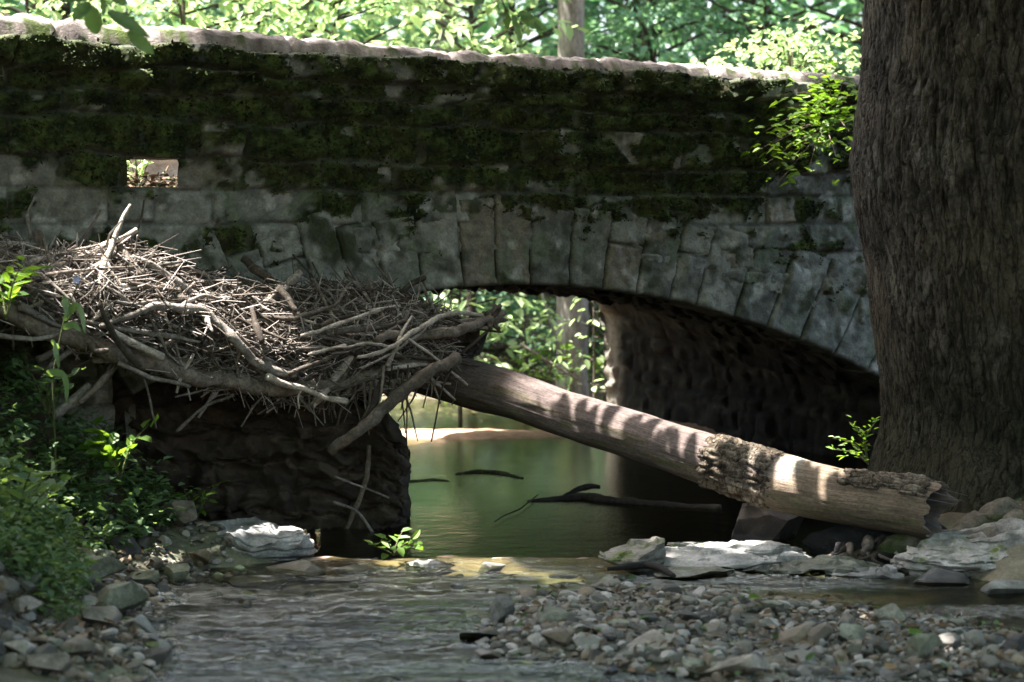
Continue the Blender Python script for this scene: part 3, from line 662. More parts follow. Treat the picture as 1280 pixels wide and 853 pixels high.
# broken hollow end: rings stepping inwards into the dark rotten heart
rings = [Vl[-1]]; 
for k, (f, dpt) in enumerate([(.9, -.01), (.78, -.06), (.55, -.16), (.25, -.22), (.02, -.24)]):
    nz = 1 + .35 * n3(np.cos(ang) * 3, np.sin(ang) * 3, k * 2.0)
    dv = Vl[-1] - endc; dv = dv - T[-1] * ((dv @ T[-1]) * (1 - max(0, f - .6) * 2.2))[:, None]
    rings.append(endc + dv * f + T[-1] * (dpt * nz)[:, None])
VE = np.stack(rings); 
ce = np.stack([np.full((NC, 3), x) for x in (.13, .09, .05, .03, .02, .012)]) * (1 + .4 * n3(np.arange(NC) * .7, 1))[None, :, None]
i_ = np.arange(len(rings) - 1)[:, None]; j_ = np.arange(NC)[None, :]; j2 = (j_ + 1) % NC
FE = np.stack([i_ * NC + j_, i_ * NC + j2, (i_ + 1) * NC + j2, (i_ + 1) * NC + j_], -1).reshape(-1, 4)
obj('broken_end', mesh_np('broken_end', lrel(VE.reshape(-1, 3)), FE, log_mat, True, ce.reshape(-1, 3) * np.array([1.15, .95, .8])), log)
log_bark = mat_bark('log_bark')
# patches of bark that still cling to it
def bark_patch(sa_, sb_, a0, a1, seed):
    ms = (s > sa_) & (s < sb_); ii = np.where(ms)[0]; an = np.linspace(a0, a1, 90)
    S2, A2 = np.meshgrid(np.linspace(sa_, sb_, 90), an, indexing='ij')
    cc = np.stack([np.interp(S2, s, cen[:, k]) for k in range(3)], -1); Bh2 = np.stack([np.interp(S2, s, Bh[:, k]) for k in range(3)], -1); Bu2 = np.stack([np.interp(S2, s, Bu[:, k]) for k in range(3)], -1)
    dd = Bh2 * np.cos(A2)[..., None] + Bu2 * np.sin(A2)[..., None]; r2 = np.interp(S2, s, rad)
    u, v = (S2 - sa_) / (sb_ - sa_), (A2 - a0) / (a1 - a0)
    edge = np.minimum(np.minimum(u, 1 - u), np.minimum(v, 1 - v)) + .16 * fbm(S2 * 9, A2 * 2.5, seed, 3)
    x_, y_ = np.cos(A2), np.sin(A2)
    rdg = 1 - np.abs(n3(x_ * 6 + seed, y_ * 6, S2 * 8)) * 2.5
    h = .012 * fbm(np.cos(A2) * 1.4, np.sin(A2) * 1.4, S2 * 1.6, 3) + ss(.0, .09, edge) * (.018 + .018 * fbm(x_ * 5, y_ * 5, S2 * 6, 4) - .016 * np.clip(rdg, 0, 1) ** 2) - .010 * ss(.06, -.03, edge)
    V = cc + dd * (r2 + h)[..., None]; F = grid_faces(90, 90); fe = edge.ravel()[F].mean(1); F = F[fe > -.02]
    c = mix((.04, .032, .026), (.17, .145, .12), ss(-.004, .024, h)) * (1 + .4 * fbm(x_ * 9, y_ * 9, S2 * 9, 3))[..., None]
    obj('bark_patch', mesh_np('bark_patch', lrel(V.reshape(-1, 3)), F, log_bark, True, np.clip(c, .01, .7).reshape(-1, 3)), log)
bark_patch(s975 - .55, s975 + .02, -1.6, 2.6, 3)
bark_patch(LT - .62, LT - .03, .55, 2.4, 8)
for k in range(3):
    a_ = R.uniform(.2, 1.4); st_ = endc + (np.cos(a_) * Bh[-1] + np.sin(a_) * Bu[-1]) * rad[-1] * .9
    Vv, Fq, Ft = tube([st_ - T[-1] * .05, st_ + T[-1] * R.uniform(.12, .2) + R.normal(size=3) * .05], [.004, .002], 6, .2, .02, k)
    obj('splinter', mesh_np('splinter', lrel(Vv), [Fq, Ft], log_mat, True, np.full((len(Vv), 3), .06)), log)
Vt, Ft_ = strip_close()
# close the stem's seam in its own mesh
bm_me = [ch for ch in log.children if ch.name.startswith('stem')][0].data
import bmesh
bm = bmesh.new(); bm.from_mesh(bm_me); bm.verts.ensure_lookup_table()
for k in range(NS - 1):
    f = bm.faces.new([bm.verts[k * NC + NC - 1], bm.verts[k * NC], bm.verts[(k + 1) * NC], bm.verts[(k + 1) * NC + NC - 1]]); f.smooth = True
bm.to_mesh(bm_me); bm.free()
LOGC, LOGS = cen, s
wood_r = mat_wood('root_grey', (.06, .05, .04), (.13, .11, .09))
# tangle of rotten roots and soil below the broken end
rt = empty('root_tangle', P(1125, 690, 12.0)); tag(rt, 'dark tangle of rotten roots and soil beneath the broken log end', 'roots')
tr_ = np.array(rt.location); rg = np.random.default_rng(12); dark_root = mat_wood('dark_root', (.010, .008, .006), (.045, .036, .027))
uu, vv = np.meshgrid(np.linspace(0, 2 * math.pi, 60), np.linspace(.02, math.pi / 2, 24), indexing='ij')
q = np.stack([.52 * np.cos(uu) * np.sin(vv), .30 * np.sin(uu) * np.sin(vv), .34 * np.cos(vv) - .16], -1); q = q * (1 + .45 * fbm(q[..., 0] * 5, q[..., 1] * 5, q[..., 2] * 5 + 4, 5))[..., None] + [0, .12, 0]
soil2 = mat_attr('rot_soil', 20, .95, 1.0, .02, .5, .1, 60); obj('soil', mesh_np('soil', q.reshape(-1, 3), grid_faces(60, 24), soil2, True, np.full((60 * 24, 3), .022)), rt)
for k in range(26):
    x0_, y0_ = rg.uniform(1060, 1180), rg.uniform(672, 696); x1_ = x0_ + rg.normal(0, 40); y1_ = rg.uniform(695, 722)
    Vv, Fq, Ft = tube([P(x0_, y0_, 12.0 + rg.uniform(-.1, .15)), P((x0_ + x1_) / 2 + rg.normal(0, 14), (y0_ + y1_) / 2, 11.8 + rg.uniform(-.12, .1)), P(x1_, y1_, 11.75 + rg.uniform(-.1, .1))], [rg.uniform(.012, .038), rg.uniform(.008, .024), .005], 9, .3, .02, k, kink=1.2)
    obj('root', mesh_np('root', Vv - tr_, [Fq, Ft], dark_root if k % 4 else wood_r, True), rt)
# ------------------------------------------------------------------ undercut bank under the driftwood
u_ = np.linspace(0, 1, 150); v_ = np.linspace(0, 1, 90); UU, VV = np.meshgrid(u_, v_, indexing='ij')
pxs = np.interp(UU, [0, .12, .9, .96, 1], [20, 110, 490, 508, 512]); 
yb = np.interp(pxs, [20, 110, 360, 512], [650, 655, 663, 668]); yt = np.interp(pxs, [20, 110, 400, 480, 512], [455, 470, 500, 515, 560])
pyy = yb + (yt - yb) * VV
Yd = np.interp(pxs, [20, 110, 300, 512], [12.75, 12.95, 13.15, 13.3]) + .12 * fbm(UU * 9, VV * 2, 3, 3)
lay = VV * 6 + .5 * n3(UU * 4, VV * 2, 3); lf = lay - np.floor(lay)
Yd = Yd - .20 * VV ** 2 + .10 * lf * (.5 + n3(np.floor(lay) * 3.3, UU * 5)) + .09 * fbm(UU * 22, VV * 10, 5, 4) + .5 * ss(.94, 1.0, UU)
V = np.stack([CAM + (ray(a_, b_)) * (y_ / ray(a_, b_)[1]) for a_, b_, y_ in zip(pxs.ravel(), pyy.ravel(), Yd.ravel())])
back = V.reshape(150, 90, 3)[:, -1:] + np.linspace(0, 1, 8)[None, 1:, None] * np.array([-.3, 1.6, .15])
Vg = np.concatenate([V.reshape(150, 90, 3), back], 1)
sidew = Vg[-1:] + np.linspace(0, 1, 8)[1:, None, None] * np.array([-.25, 1.6, 0.0])
Vg = np.concatenate([Vg, sidew], 0)
Vg = Vg + .05 * np.stack([fbm(Vg[..., 0] * 4, Vg[..., 1] * 4, Vg[..., 2] * 6, 4), 0 * Vg[..., 0], fbm(Vg[..., 0] * 4, Vg[..., 1] * 4 + 9, Vg[..., 2] * 6, 4)], -1)
c = np.array([.052, .041, .030]) * (.6 + .8 * np.concatenate([np.pad(lf, ((0, 7), (0, 0)), mode='edge'), np.ones((157, 7)) * .5], 1))[..., None] * (1 + .4 * fbm(Vg[..., 0] * 5, Vg[..., 1] * 5, Vg[..., 2] * 9, 3))[..., None]
soil_mat = mat_attr('wet_soil', 14, .9, .9, .012, .45, .25, 50)
o = obj('bank_ledge', mesh_np('bank_ledge', Vg.reshape(-1, 3), grid_faces(*Vg.shape[:2]), soil_mat, True, np.clip(c, .005, .5).reshape(-1, 3)))
tag(o, 'dark undercut ledge of layered earth and rock beneath the driftwood', 'ledge')
# ------------------------------------------------------------------ driftwood jam
def topy(px): return np.interp(px, [-120, 0, 40, 100, 160, 195, 230, 290, 350, 420, 480, 530, 600, 640], [300, 305, 312, 318, 302, 318, 336, 352, 362, 352, 360, 378, 398, 405])
def boty(px): return np.interp(px, [-120, 0, 60, 150, 240, 350, 430, 520, 560, 640], [395, 392, 408, 445, 470, 494, 492, 476, 452, 415])
def pileY(px, py):
    wy = np.interp(px, [-150, 650], [wallY(-150), wallY(650)])
    tv = (py - topy(px)) / np.maximum(20, boty(px) - topy(px))
    return wy - np.interp(tv, [-.3, 0, .5, 1, 1.6], [.38, .46, .86, .84, .8]) * np.interp(px, [-100, 450, 640], [1, 1, .65])
def PP(px, py, d=0.0): return P(px, py, float(pileY(px, py)) - d)
nu, nv = 170, 60
UU, VV = np.meshgrid(np.linspace(-120, 600, nu), np.linspace(-.02, 1.0, nv), indexing='ij')
py = topy(UU) + (boty(UU) - topy(UU)) * VV + 8
Yp = np.vectorize(pileY)(UU, py) + .10
V = np.stack([P(a_, b_, y_) for a_, b_, y_ in zip(UU.ravel(), py.ravel(), Yp.ravel())]).reshape(nu, nv, 3)
V = V + np.stack([0 * UU, .15 * fbm(UU * .022, VV * 4, 1, 4), .12 * fbm(UU * .028, VV * 5, 7, 4)], -1)
bt = V[:, :1] + np.linspace(1, 0, 6)[None, :-1, None] * np.array([-.15, .75, -.5]); bb = V[:, -1:] + np.linspace(0, 1, 8)[None, 1:, None] * np.array([0.05, 1.1, .12])
Vm = np.concatenate([bt, V, bb], 1)
cm = np.array([.036, .029, .023]) * (1 + .5 * fbm(Vm[..., 0] * 14, Vm[..., 1] * 14, Vm[..., 2] * 14, 3))[..., None]
parts = [(Vm.reshape(-1, 3), grid_faces(*Vm.shape[:2]), np.zeros((0, 3), int))]; cols = [cm.reshape(-1, 3)]
NTW = 9500
rg = np.random.default_rng(31)
tx = rg.uniform(-110, 560, NTW); tv = rg.uniform(-.03, 1.02, NTW) ** .95
ty = topy(tx) + (boty(tx) - topy(tx)) * tv
gx_ = (P(400, 400, 13)[0] - P(300, 400, 13)[0]) / 100
for k in range(NTW):
    c0 = P(tx[k], ty[k], float(pileY(tx[k], ty[k])) + rg.uniform(-.10, .07))
    a_ = rg.normal(0, .55) - .12 if rg.random() < .75 else rg.uniform(-1.6, 1.6)
    d_ = nrm(np.array([math.cos(a_), rg.normal(0, .45) - .1, math.sin(a_)]))
    Ln = min(.55, rg.gamma(2.2, .07) + .04); r_ = .0018 + .0048 * rg.random() ** 2.5 + Ln * .004
    pts = np.stack([c0 - d_ * Ln / 2, c0 + rg.normal(size=3) * Ln * .11, c0 + d_ * Ln / 2])
    Tn = d_; s1 = nrm(np.cross(Tn, [.3, .2, 1])); s2 = np.cross(Tn, s1)
    ring = np.concatenate([pts[i_] + (r_ * (1, 1, .6)[i_]) * np.stack([s1, s2 * .9, -s1, -s2 * .9]) for i_ in range(3)])
    F = np.array([[i_ * 4 + j, i_ * 4 + (j + 1) % 4, i_ * 4 + 4 + (j + 1) % 4, i_ * 4 + 4 + j] for i_ in range(2) for j in range(4)] + [[3, 2, 1, 0], [8, 9, 10, 11]])
    parts.append((ring, F, np.zeros((0, 3), int)))
    tn = rg.random(); base = np.array([.088, .075, .063]) * (.45 + 1.3 * tn) if rg.random() < .6 else np.array([.34, .30, .27]) * (.7 + .5 * tn)
    cols.append(np.tile(base, (12, 1)))
# dead leaves caught in it
nl = 5200; lx = rg.uniform(-110, 560, nl); ly = topy(lx) + (boty(lx) - topy(lx)) * rg.uniform(0, 1, nl)
lp = np.stack([P(a_, b_, float(pileY(a_, b_)) + rg.uniform(-.04, .08)) for a_, b_ in zip(lx, ly)])
V_, F_ = leaves(lp, rnd_dirs(nl, .5, rg), rnd_dirs(nl, 1, rg), rg.uniform(.03, .08, nl), rg.uniform(.015, .04, nl), .3)
parts.append((V_, F_, np.zeros((0, 3), int))); cols.append(np.repeat(np.array([.14, .095, .06]) * rg.uniform(.5, 1.6, (nl, 1)), 6, 0))
Vj, Fj = join(parts)
twig_mat = mat_attr('twigs_mat', 30, .9, .4, .004, .3, .2, 120)
o = obj('brushwood', mesh_np('brushwood', Vj, Fj, twig_mat, False, np.concatenate(cols)))
tag(o, 'matted mass of twigs and dead leaves heaped against the bridge wall', 'brushwood', kind='stuff')
wood_grey = mat_wood('driftwood_grey', (.115, .10, .085), (.24, .215, .19)); wood_brown = mat_wood('driftwood_brown', (.065, .052, .04), (.155, .13, .105)); wood_pale = mat_wood('driftwood_pale', (.25, .215, .18), (.42, .37, .31), rnd=.2); wood_dark = mat_wood('driftwood_dark', (.03, .024, .018), (.075, .058, .042))
SH = FPX / 13.0
def stick(label, pts, rpx, mat, name='driftwood_branch', cat='branch', depth=.08, forks=(), rough=.24, group=None):
    """pts: (px, py[, extra depth]) along the photo's line, standing out from the heap's surface"""
    q = np.array([PP(p_[0], p_[1], depth + (p_[2] if len(p_) > 2 else 0)) for p_ in pts])
    q[1:-1] += R.normal(0, .008, q[1:-1].shape)
    rp = np.interp(np.linspace(0, 1, len(q)), np.linspace(0, 1, len(rpx) if hasattr(rpx, '__len__') else 1), rpx) if hasattr(rpx, '__len__') else np.linspace(rpx * 1.05, rpx * .8, len(q))
    rp = rp * .9; Vv, Fq, Ft = tube(q, rp / SH, 12 if rp.max() > 2.5 else 7, rough, .02, len(label) * 1.7 + q[0, 0] * 5, kink=.55)
    base = q[len(q) // 2]; o = obj(name, mesh_np(name, Vv - base, [Fq, Ft], mat, True), loc=base)
    tag(o, label, cat, group)
    for fk, fr in forks:
        fq = np.array([PP(p_[0], p_[1], depth + (p_[2] if len(p_) > 2 else 0)) for p_ in fk])
        Vv, Fq, Ft = tube(fq, np.linspace(fr, fr * .55, len(fq)) / SH, 8, rough, .02, 3, kink=1.0)
        obj('twig', mesh_np('twig', Vv - base, [Fq, Ft], mat, True), o)
    return o
stick('long thick grey trunk lying along the lower edge of the driftwood heap', [(-60, 372), (0, 388), (61, 407), (112, 430), (153, 441), (190, 453), (238, 468), (292, 478), (340, 487), (430, 481), (505, 457), (530, 448)], [11, 11, 12, 12, 11, 10, 8, 6], wood_brown, depth=.12, forks=[([(112, 430, .05), (118, 438, .1), (135, 440, .13)], 5)])
stick('long curved bare branch arching over the middle of the driftwood heap', [(126, 407), (163, 396), (194, 383), (218, 386), (258, 388), (279, 405), (292, 427), (316, 450), (340, 464), (368, 470)], [3, 4.5, 6, 6.5, 6, 5], wood_grey, depth=.2, forks=[([(218, 386), (250, 372), (290, 372)], 3)])
stick('stubby brown branch near the sunlit crest of the driftwood heap', [(146, 309), (167, 328), (180, 346)], [5, 6, 5], wood_brown, depth=.14)
stick('pale broken stick pointing up from the crest of the heap', [(118, 318), (129, 309), (150, 299), (171, 287)], [4.5, 4, 3.5], wood_pale, depth=.05)
stick('short upright grey stub like a post standing in the heap', [(46, 290, .0), (50, 312), (54, 338)], [6, 6.5, 6.5], wood_brown, depth=.1)
stick('thin straight stick slanting down beside the upright stub', [(-6, 303), (14, 316), (33, 329)], [2.6, 2.4], wood_grey, depth=.1)
stick('pale stout broken limb leaning up towards the bridge wall', [(328, 380), (353, 362), (376, 341)], [4, 5.5, 5], wood_pale, depth=.12)
stick('yellowish stub crossing the pale stout limb by the wall', [(350, 359), (360, 375), (370, 390)], [4.5, 3.5], wood_brown, depth=.22)
stick('bright pale stick jutting over the water below the heap', [(333, 473), (355, 479), (377, 485), (405, 494), (432, 503)], [4.5, 4, 3.5], wood_pale, depth=.25, forks=[([(378, 484), (372, 495), (374, 512)], 1.6)])
stick('pale knobbly broken branch lying on the grey lower trunk', [(140, 415), (152, 420), (177, 433), (204, 447)], [4, 5, 5.5], wood_pale, depth=.24)
stick('dark crooked branch hanging across the lower trunk', [(125, 380), (139, 416), (160, 443), (174, 458)], [3, 4.5, 3.5], wood_dark, depth=.3)
stick('thin grey branch reaching out beneath the lower trunk', [(148, 454), (168, 463), (190, 472), (237, 484)], [3, 3, 2.5], wood_grey, depth=.2)
stick('short thick broken log tilted above the leafy bank', [(66, 520), (90, 503), (111, 487)], [6, 7.5, 7], wood_grey, depth=.0)
stick('bent slender branch rising from the leafy bank to the heap', [(98, 505), (112, 492), (136, 470), (146, 459), (154, 446)], [3.5, 4, 4], wood_brown, depth=.06)
stick('fat brown branch sunk in the middle of the sunlit debris', [(219, 368), (238, 384), (258, 402), (276, 421)], [8, 8.5, 6], wood_brown, depth=.1)
stick('thin branch curving over the bank end of the lower trunk', [(-8, 420), (40, 424), (64, 423), (83, 409)], [3, 3, 2], wood_grey, depth=.24)
stick('smooth pale branch bending towards the arch with a forked tip', [(447, 447), (470, 441), (498, 433), (509, 421), (522, 409), (549, 396), (575, 394), (603, 394)], [2.5, 3, 3.6, 3.6, 3], wood_pale, depth=.3, forks=[([(498, 433), (490, 444), (485, 453)], 2.6), ([(498, 433), (460, 431), (418, 434)], 2.4)])
stick('dark branch ending in a ragged root knob under the arch', [(470, 425), (522, 417), (566, 416), (590, 409), (612, 402)], [6, 8, 8, 7.5, 8], wood_brown, depth=.2)
for k in range(11):
    a_ = R.uniform(0, 6.28); e_ = (618 + 24 * math.cos(a_) * R.uniform(.4, 1), 398 + 18 * math.sin(a_) * R.uniform(.4, 1))
    Vv, Fq, Ft = tube([PP(612, 401, .22), PP(e_[0], e_[1], .22 + R.uniform(-.08, .1))], np.array([R.uniform(5, 8), 3.0]) / SH, 8, .35, .015, k)
    ro = [o_ for o_ in COL.objects if o_.get('label', '').startswith('dark branch ending')][0]
    obj('rootlet', mesh_np('rootlet', Vv - np.array(ro.location), [Fq, Ft], wood_brown if k % 2 else wood_dark, True), ro)
stick('stout branch propped from the water edge up to the log end', [(412, 566, -.1), (440, 544), (471, 516), (522, 477), (572, 444)], [6, 8, 8.5, 9, 8], wood_brown, depth=.42)
stick('slim dark branch bracing the stout propped branch', [(455, 528), (463, 512), (480, 474)], [5, 6, 5], wood_dark, depth=.34)
stick('bright pale twig sticking out by the middle of the heap', [(386, 443), (405, 438), (432, 433)], [2.2, 2.4], wood_pale, depth=.28)
stick('thin twig curving down from the wall side of the heap', [(393, 350), (404, 371), (412, 392), (420, 414)], [3, 2.6], wood_brown, depth=.15)
stick('short dark upright peg in the front of the heap', [(316, 384), (319, 406), (327, 430)], [3, 4, 3], wood_dark, depth=.26)
stick('thin rod crossing the heap behind the pale stout limb', [(290, 372), (330, 392), (372, 402), (420, 380), (440, 352)], [3, 3, 2], wood_brown, depth=.18)
stick('slender stem standing up from the heap against the wall', [(497, 378), (484, 352), (466, 324)], [2, 1.6], wood_brown, depth=-.1)
stick('broken slat leaning at the wall end of the heap', [(500, 366), (515, 356), (531, 347)], [4, 4], wood_dark, depth=-.05)
stick('flat weathered slat half buried near the wall', [(304, 325, -.1), (322, 336), (338, 352)], [5, 6], wood_dark, depth=.02)
stick('thin bare wand standing on the crest by the hole', [(168, 300), (176, 278), (180, 250)], [1.5, 1.2], wood_brown, depth=-.1)
stick('crooked lichen grey wand rising on the bank side', [(90, 318), (105, 300), (120, 278), (126, 262)], [2.4, 1.6], wood_grey, depth=-.05)
stick('pale forked twig near the wall above the upright stub', [(38, 300), (34, 270), (44, 246)], [2.6, 1.8], wood_grey, depth=-.05)
stick('long root dangling from the log end towards the water', [(566, 458), (556, 484), (548, 508), (539, 552)], [1.6, 1.1], wood_dark, depth=.42)
stick('straight root thread dangling beside the propped branch', [(510, 456), (509, 500), (508, 566)], [1.2, 1], wood_dark, depth=.4)
stick('straight bare twig hanging below the lower trunk', [(180, 472), (187, 500), (195, 535)], [1.8, 1.3], wood_grey, depth=.2)
stick('slanting twig hanging in the shade under the heap', [(330, 494), (316, 512), (302, 534)], [1.6, 1.4], wood_brown, depth=.15)
stick('crossed thin branch in the shade under the heap', [(221, 540), (258, 506), (292, 494)], [2.4, 2], wood_brown, depth=.1)
stick('grey stick leaning from the water onto the dark ledge', [(432, 660, -.2), (446, 632, -.1), (458, 608), (462, 556)], [3.2, 4, 3.4], wood_brown, depth=-.05)
stick('thin twig jutting level from the foot of the dark ledge', [(418, 597), (452, 608), (487, 622)], [2, 1.6], wood_grey, depth=-.02)
stick('forked twig dipping into the water at the dark ledge', [(418, 628), (440, 636), (452, 642), (466, 668)], [2.4, 2], wood_grey, depth=.0)
# roots and twigs trailing from the water end of the heap
rg = np.random.default_rng(55)
for k in range(26):
    px = rg.uniform(385, 575); y0 = boty(px) - rg.uniform(0, 26); ln = rg.uniform(24, 95); dx = rg.normal(-6, 14)
    stick('thin dark root trailing from the water end of the driftwood heap', [(px, y0), (px + dx * .4 + rg.normal(0, 4), y0 + ln * .5), (px + dx, y0 + ln)], [rg.uniform(1.0, 2.4), .8], [wood_dark, wood_brown, wood_grey][k % 3], name='trailing_root', cat='root', depth=rg.uniform(.0, .4), group='roots trailing from the driftwood heap')
for k in range(16):
    px = rg.uniform(400, 600); py = rg.uniform(398, 470); a_ = rg.normal(.0, .55); ln = rg.uniform(40, 110)
    stick('broken stick poking out at the arch end of the driftwood heap', [(px - math.cos(a_) * ln / 2, py - math.sin(a_) * ln / 2), (px, py + rg.normal(0, 3)), (px + math.cos(a_) * ln / 2, py + math.sin(a_) * ln / 2)], [rg.uniform(1.5, 4), rg.uniform(1.2, 3)], [wood_grey, wood_brown, wood_pale, wood_dark][k % 4], name='driftwood_stick', cat='stick', depth=rg.uniform(.05, .3), group='sticks at the arch end of the heap')
# the many other sticks of the heap
rg = np.random.default_rng(91); made = []
for k in range(150):
    px = rg.uniform(-60, 545); tv = rg.uniform(.02, 1.05); py = topy(px) + (boty(px) - topy(px)) * tv
    a_ = rg.normal(.22, .5) if rg.random() < .7 else rg.uniform(-1.4, 1.4); ln = rg.uniform(30, 150); dx, dy = math.cos(a_) * ln / 2, math.sin(a_) * ln / 2
    bend = rg.normal(0, 4)
    pts = [(px - dx, py - dy, rg.uniform(-.05, .06)), (px + dy * .1, py + bend, 0), (px + dx, py + dy, rg.uniform(-.05, .1))]
    mt = [wood_grey, wood_brown, wood_brown, wood_pale, wood_dark, wood_grey][k % 6]
    fk = []
    for _ in range(int(rg.integers(0, 4))):
        f_ = rg.uniform(.2, .8); bx, by = pts[0][0] + (pts[2][0] - pts[0][0]) * f_, pts[0][1] + (pts[2][1] - pts[0][1]) * f_; aa = a_ + rg.choice([-1, 1]) * rg.uniform(.4, 1.1); l2 = rg.uniform(10, 32)
        fk.append(([(bx, by, 0), (bx + math.cos(aa) * l2 * .5, by + math.sin(aa) * l2 * .5, .02), (bx + math.cos(aa + .2) * l2, by + math.sin(aa + .2) * l2, rg.uniform(-.02, .06))], rg.uniform(.8, 1.4)))
    stick('bare stick tangled among many others in the driftwood heap', pts, [rg.uniform(1.0, 2.6) * (1 + (rg.random() < .2)), rg.uniform(1.4, 3.4) * (1 + .8 * (rg.random() < .2)), rg.uniform(.7, 2)], mt, name='driftwood_stick', cat='stick', depth=rg.uniform(.02, .17), forks=fk, group='loose sticks tangled in the driftwood heap')
# ------------------------------------------------------------------ rocks
def ico(n):
    bm = bmesh.new(); bmesh.ops.create_icosphere(bm, subdivisions=n, radius=1)
    V = np.array([v.co[:] for v in bm.verts]); F = np.array([[v.index for v in f.verts] for f in bm.faces]); bm.free(); return V, F
IC = {n: ico(n) for n in (1, 2, 4, 5)}
def rock_shape(seed, n=4, cuts=15, lo=.35, hi=.85, rough=.035):
    rg = np.random.default_rng(seed); V, F = IC[n]; V = V.copy()
    for _ in range(cuts):
        d = nrm(rg.normal(size=3)); h = rg.uniform(lo, hi); t_ = V @ d
        V = V - d * np.maximum(0, t_ - h)[:, None] * .96
    nn = nrm(V); o = rg.uniform(0, 50)
    V = V + nn * (rough * fbm(V[:, 0] * 2.5 + o, V[:, 1] * 2.5, V[:, 2] * 2.5, 4))[:, None]
    return V, F
rk_grey = mat_rock('rock_grey', (.06, .065, .046), (.125, .13, .095), (.22, .22, .175)); rk_tan = mat_rock('rock_tan', (.085, .07, .05), (.17, .14, .10), (.28, .235, .18))
rk_white = mat_rock('rock_white', (.15, .152, .14), (.26, .255, .24), (.38, .37, .35), rnd=.12); rk_moss = mat_rock('rock_mossy', (.13, .13, .10), (.21, .20, .17), (.32, .30, .27), moss=.47)
rk_dark = mat_rock('rock_dark', (.022, .021, .018), (.048, .044, .036), (.085, .078, .065))
rk_soil = mat_rock('rock_soil', (.008, .007, .006), (.022, .018, .014), (.045, .038, .03), moss=.40)
PROTO = {}
def proto(i, mat):
    k = (i, mat.name)
    if k not in PROTO: V, F = rock_shape(100 + i, 4); PROTO[k] = mesh_np('rock', V, F, mat, True); PROTO[k].set_sharp_from_angle(angle=.42)
    return PROTO[k]
def put_rock(name, label, cat, px, py, size, mat, seed, group=None, rot=None, sink=.3, z=None):
    """(px, py): the foot of the rock in the photo; size in metres (x, y, z half extents)"""
    g = G(px, py, 0.0); zt = float(terr(g[0], g[1])); zg = max(zt, -.05)
    if zt > 0: g = G(px, py, zt); zg = float(terr(g[0], g[1]))
    o = obj(name, proto(seed % 16, mat), loc=(g[0], g[1], (zg if z is None else z) + size[2] * (1 - sink)))
    o.scale = size; o.rotation_euler = rot if rot is not None else (R.normal(0, .18), R.normal(0, .18), R.uniform(0, 6.28))
    return tag(o, label, cat, group)
def m_(px_w, py): return px_w * (4968 / (py - HOR)) / FPX
big = [  # label, foot x, foot y, width px, height px, depth ratio, material
 ('small pale block tucked behind the large pale boulder', 262, 655, 46, 18, .8, rk_white),
 ('flat sunlit white slab lying in front of the large pale boulder', 312, 698, 70, 16, .7, rk_white),
 ('low wet grey slab at the head of the riffle beside the sunlit slab', 372, 712, 92, 16, .6, rk_grey),
 ('grey pointed boulder on the bank shore half in shade', 112, 730, 66, 34, .8, rk_grey),
 ('squat flat topped grey rock standing in the riffle edge', 224, 722, 40, 26, .8, rk_grey),
 ('dull green boulder sloping into the riffle below the bank', 146, 768, 72, 42, .8, rk_grey),
 ('tan wedge shaped rock leaning behind the grey pointed boulder', 128, 706, 52, 28, .8, rk_tan),
 ('grey triangular rock at the foot of the leafy bank', 190, 656, 36, 24, .7, rk_grey),
 ('rounded brown rock among bank stones next to the pale slab', 254, 690, 34, 22, .8, rk_tan),
 ('small orange brown stone beside the white slab', 286, 694, 18, 13, .8, rk_tan),
 ('small sunlit cream stone standing alone at the pool lip', 615, 708, 34, 13, .8, rk_white),
 ('pale flat stone under the green seedling at the pool lip', 535, 707, 66, 15, .6, rk_white),
 ('wet grey stone beside the seedling at the pool lip', 440, 712, 50, 13, .7, rk_grey),
 ('low grey stone breaking the water right of the cream stone', 705, 714, 34, 8, .7, rk_grey),
 ('angular dark brown rock standing in the riffle off the gravel', 604, 820, 50, 24, .8, rk_tan),
 ('blocky olive stone at the tip of the gravel bar', 628, 780, 38, 28, .8, rk_grey),
 ('upright pinkish round stone on the gravel bar', 1060, 792, 34, 30, .7, rk_tan),
 ('sunlit white stone on the gravel bar beside the upright stone', 1105, 793, 36, 16, .8, rk_white),
 ('pale wedge stone at the back edge of the gravel bar', 1115, 780, 44, 20, .8, rk_grey),
 ('large dull slanting stone at the channel end of the gravel bar', 1152, 826, 54, 32, .8, rk_grey),
 ('tan rounded stone near the slanting gravel bar stone', 1186, 812, 34, 22, .8, rk_tan),
 ('dark round cobble at the water side of the channel', 1270, 820, 34, 26, .9, rk_dark),
 ('brown flat boulder in the lower bank corner', 64, 838, 70, 32, .8, rk_tan),
 ('dark wet cobble near the foot of the bank shore', 196, 832, 48, 22, .8, rk_dark),
 ('mossy clod at the edge of the bank shore', 28, 782, 44, 22, .9, rk_moss),
 ('yellowish broken stone on the lower bank shore', 98, 822, 44, 26, .8, rk_tan),
 ('dark rounded boulder under the fallen log', 968, 676, 100, 52, .8, rk_soil),
 ('grey cobble wedged below the broken log end', 1082, 690, 40, 24, .8, rk_soil),
 ('dark stone at the waterline beneath the mossy hump', 1180, 730, 70, 24, .8, rk_dark),
 ('grey stone at the end of the tree root', 1265, 742, 60, 26, .8, rk_grey),
]
SPEC_ROCKS = []
for i, (lb, fx, fy, wpx, hpx, dr, mt) in enumerate(big):
    wm, hm = m_(wpx, fy), m_(hpx, fy)
    o = put_rock('boulder' if wpx > 60 else 'rock', lb, 'boulder' if wpx > 60 else 'rock', fx, fy, (wm * .62, wm * .62 * dr, hm * .72), mt, i, rot=(0, 0, R.uniform(-.3, .3)), sink=.32)
    o.location.y += wm * .3 * dr
    SPEC_ROCKS.append((o.location.x, o.location.y, wm * .5))
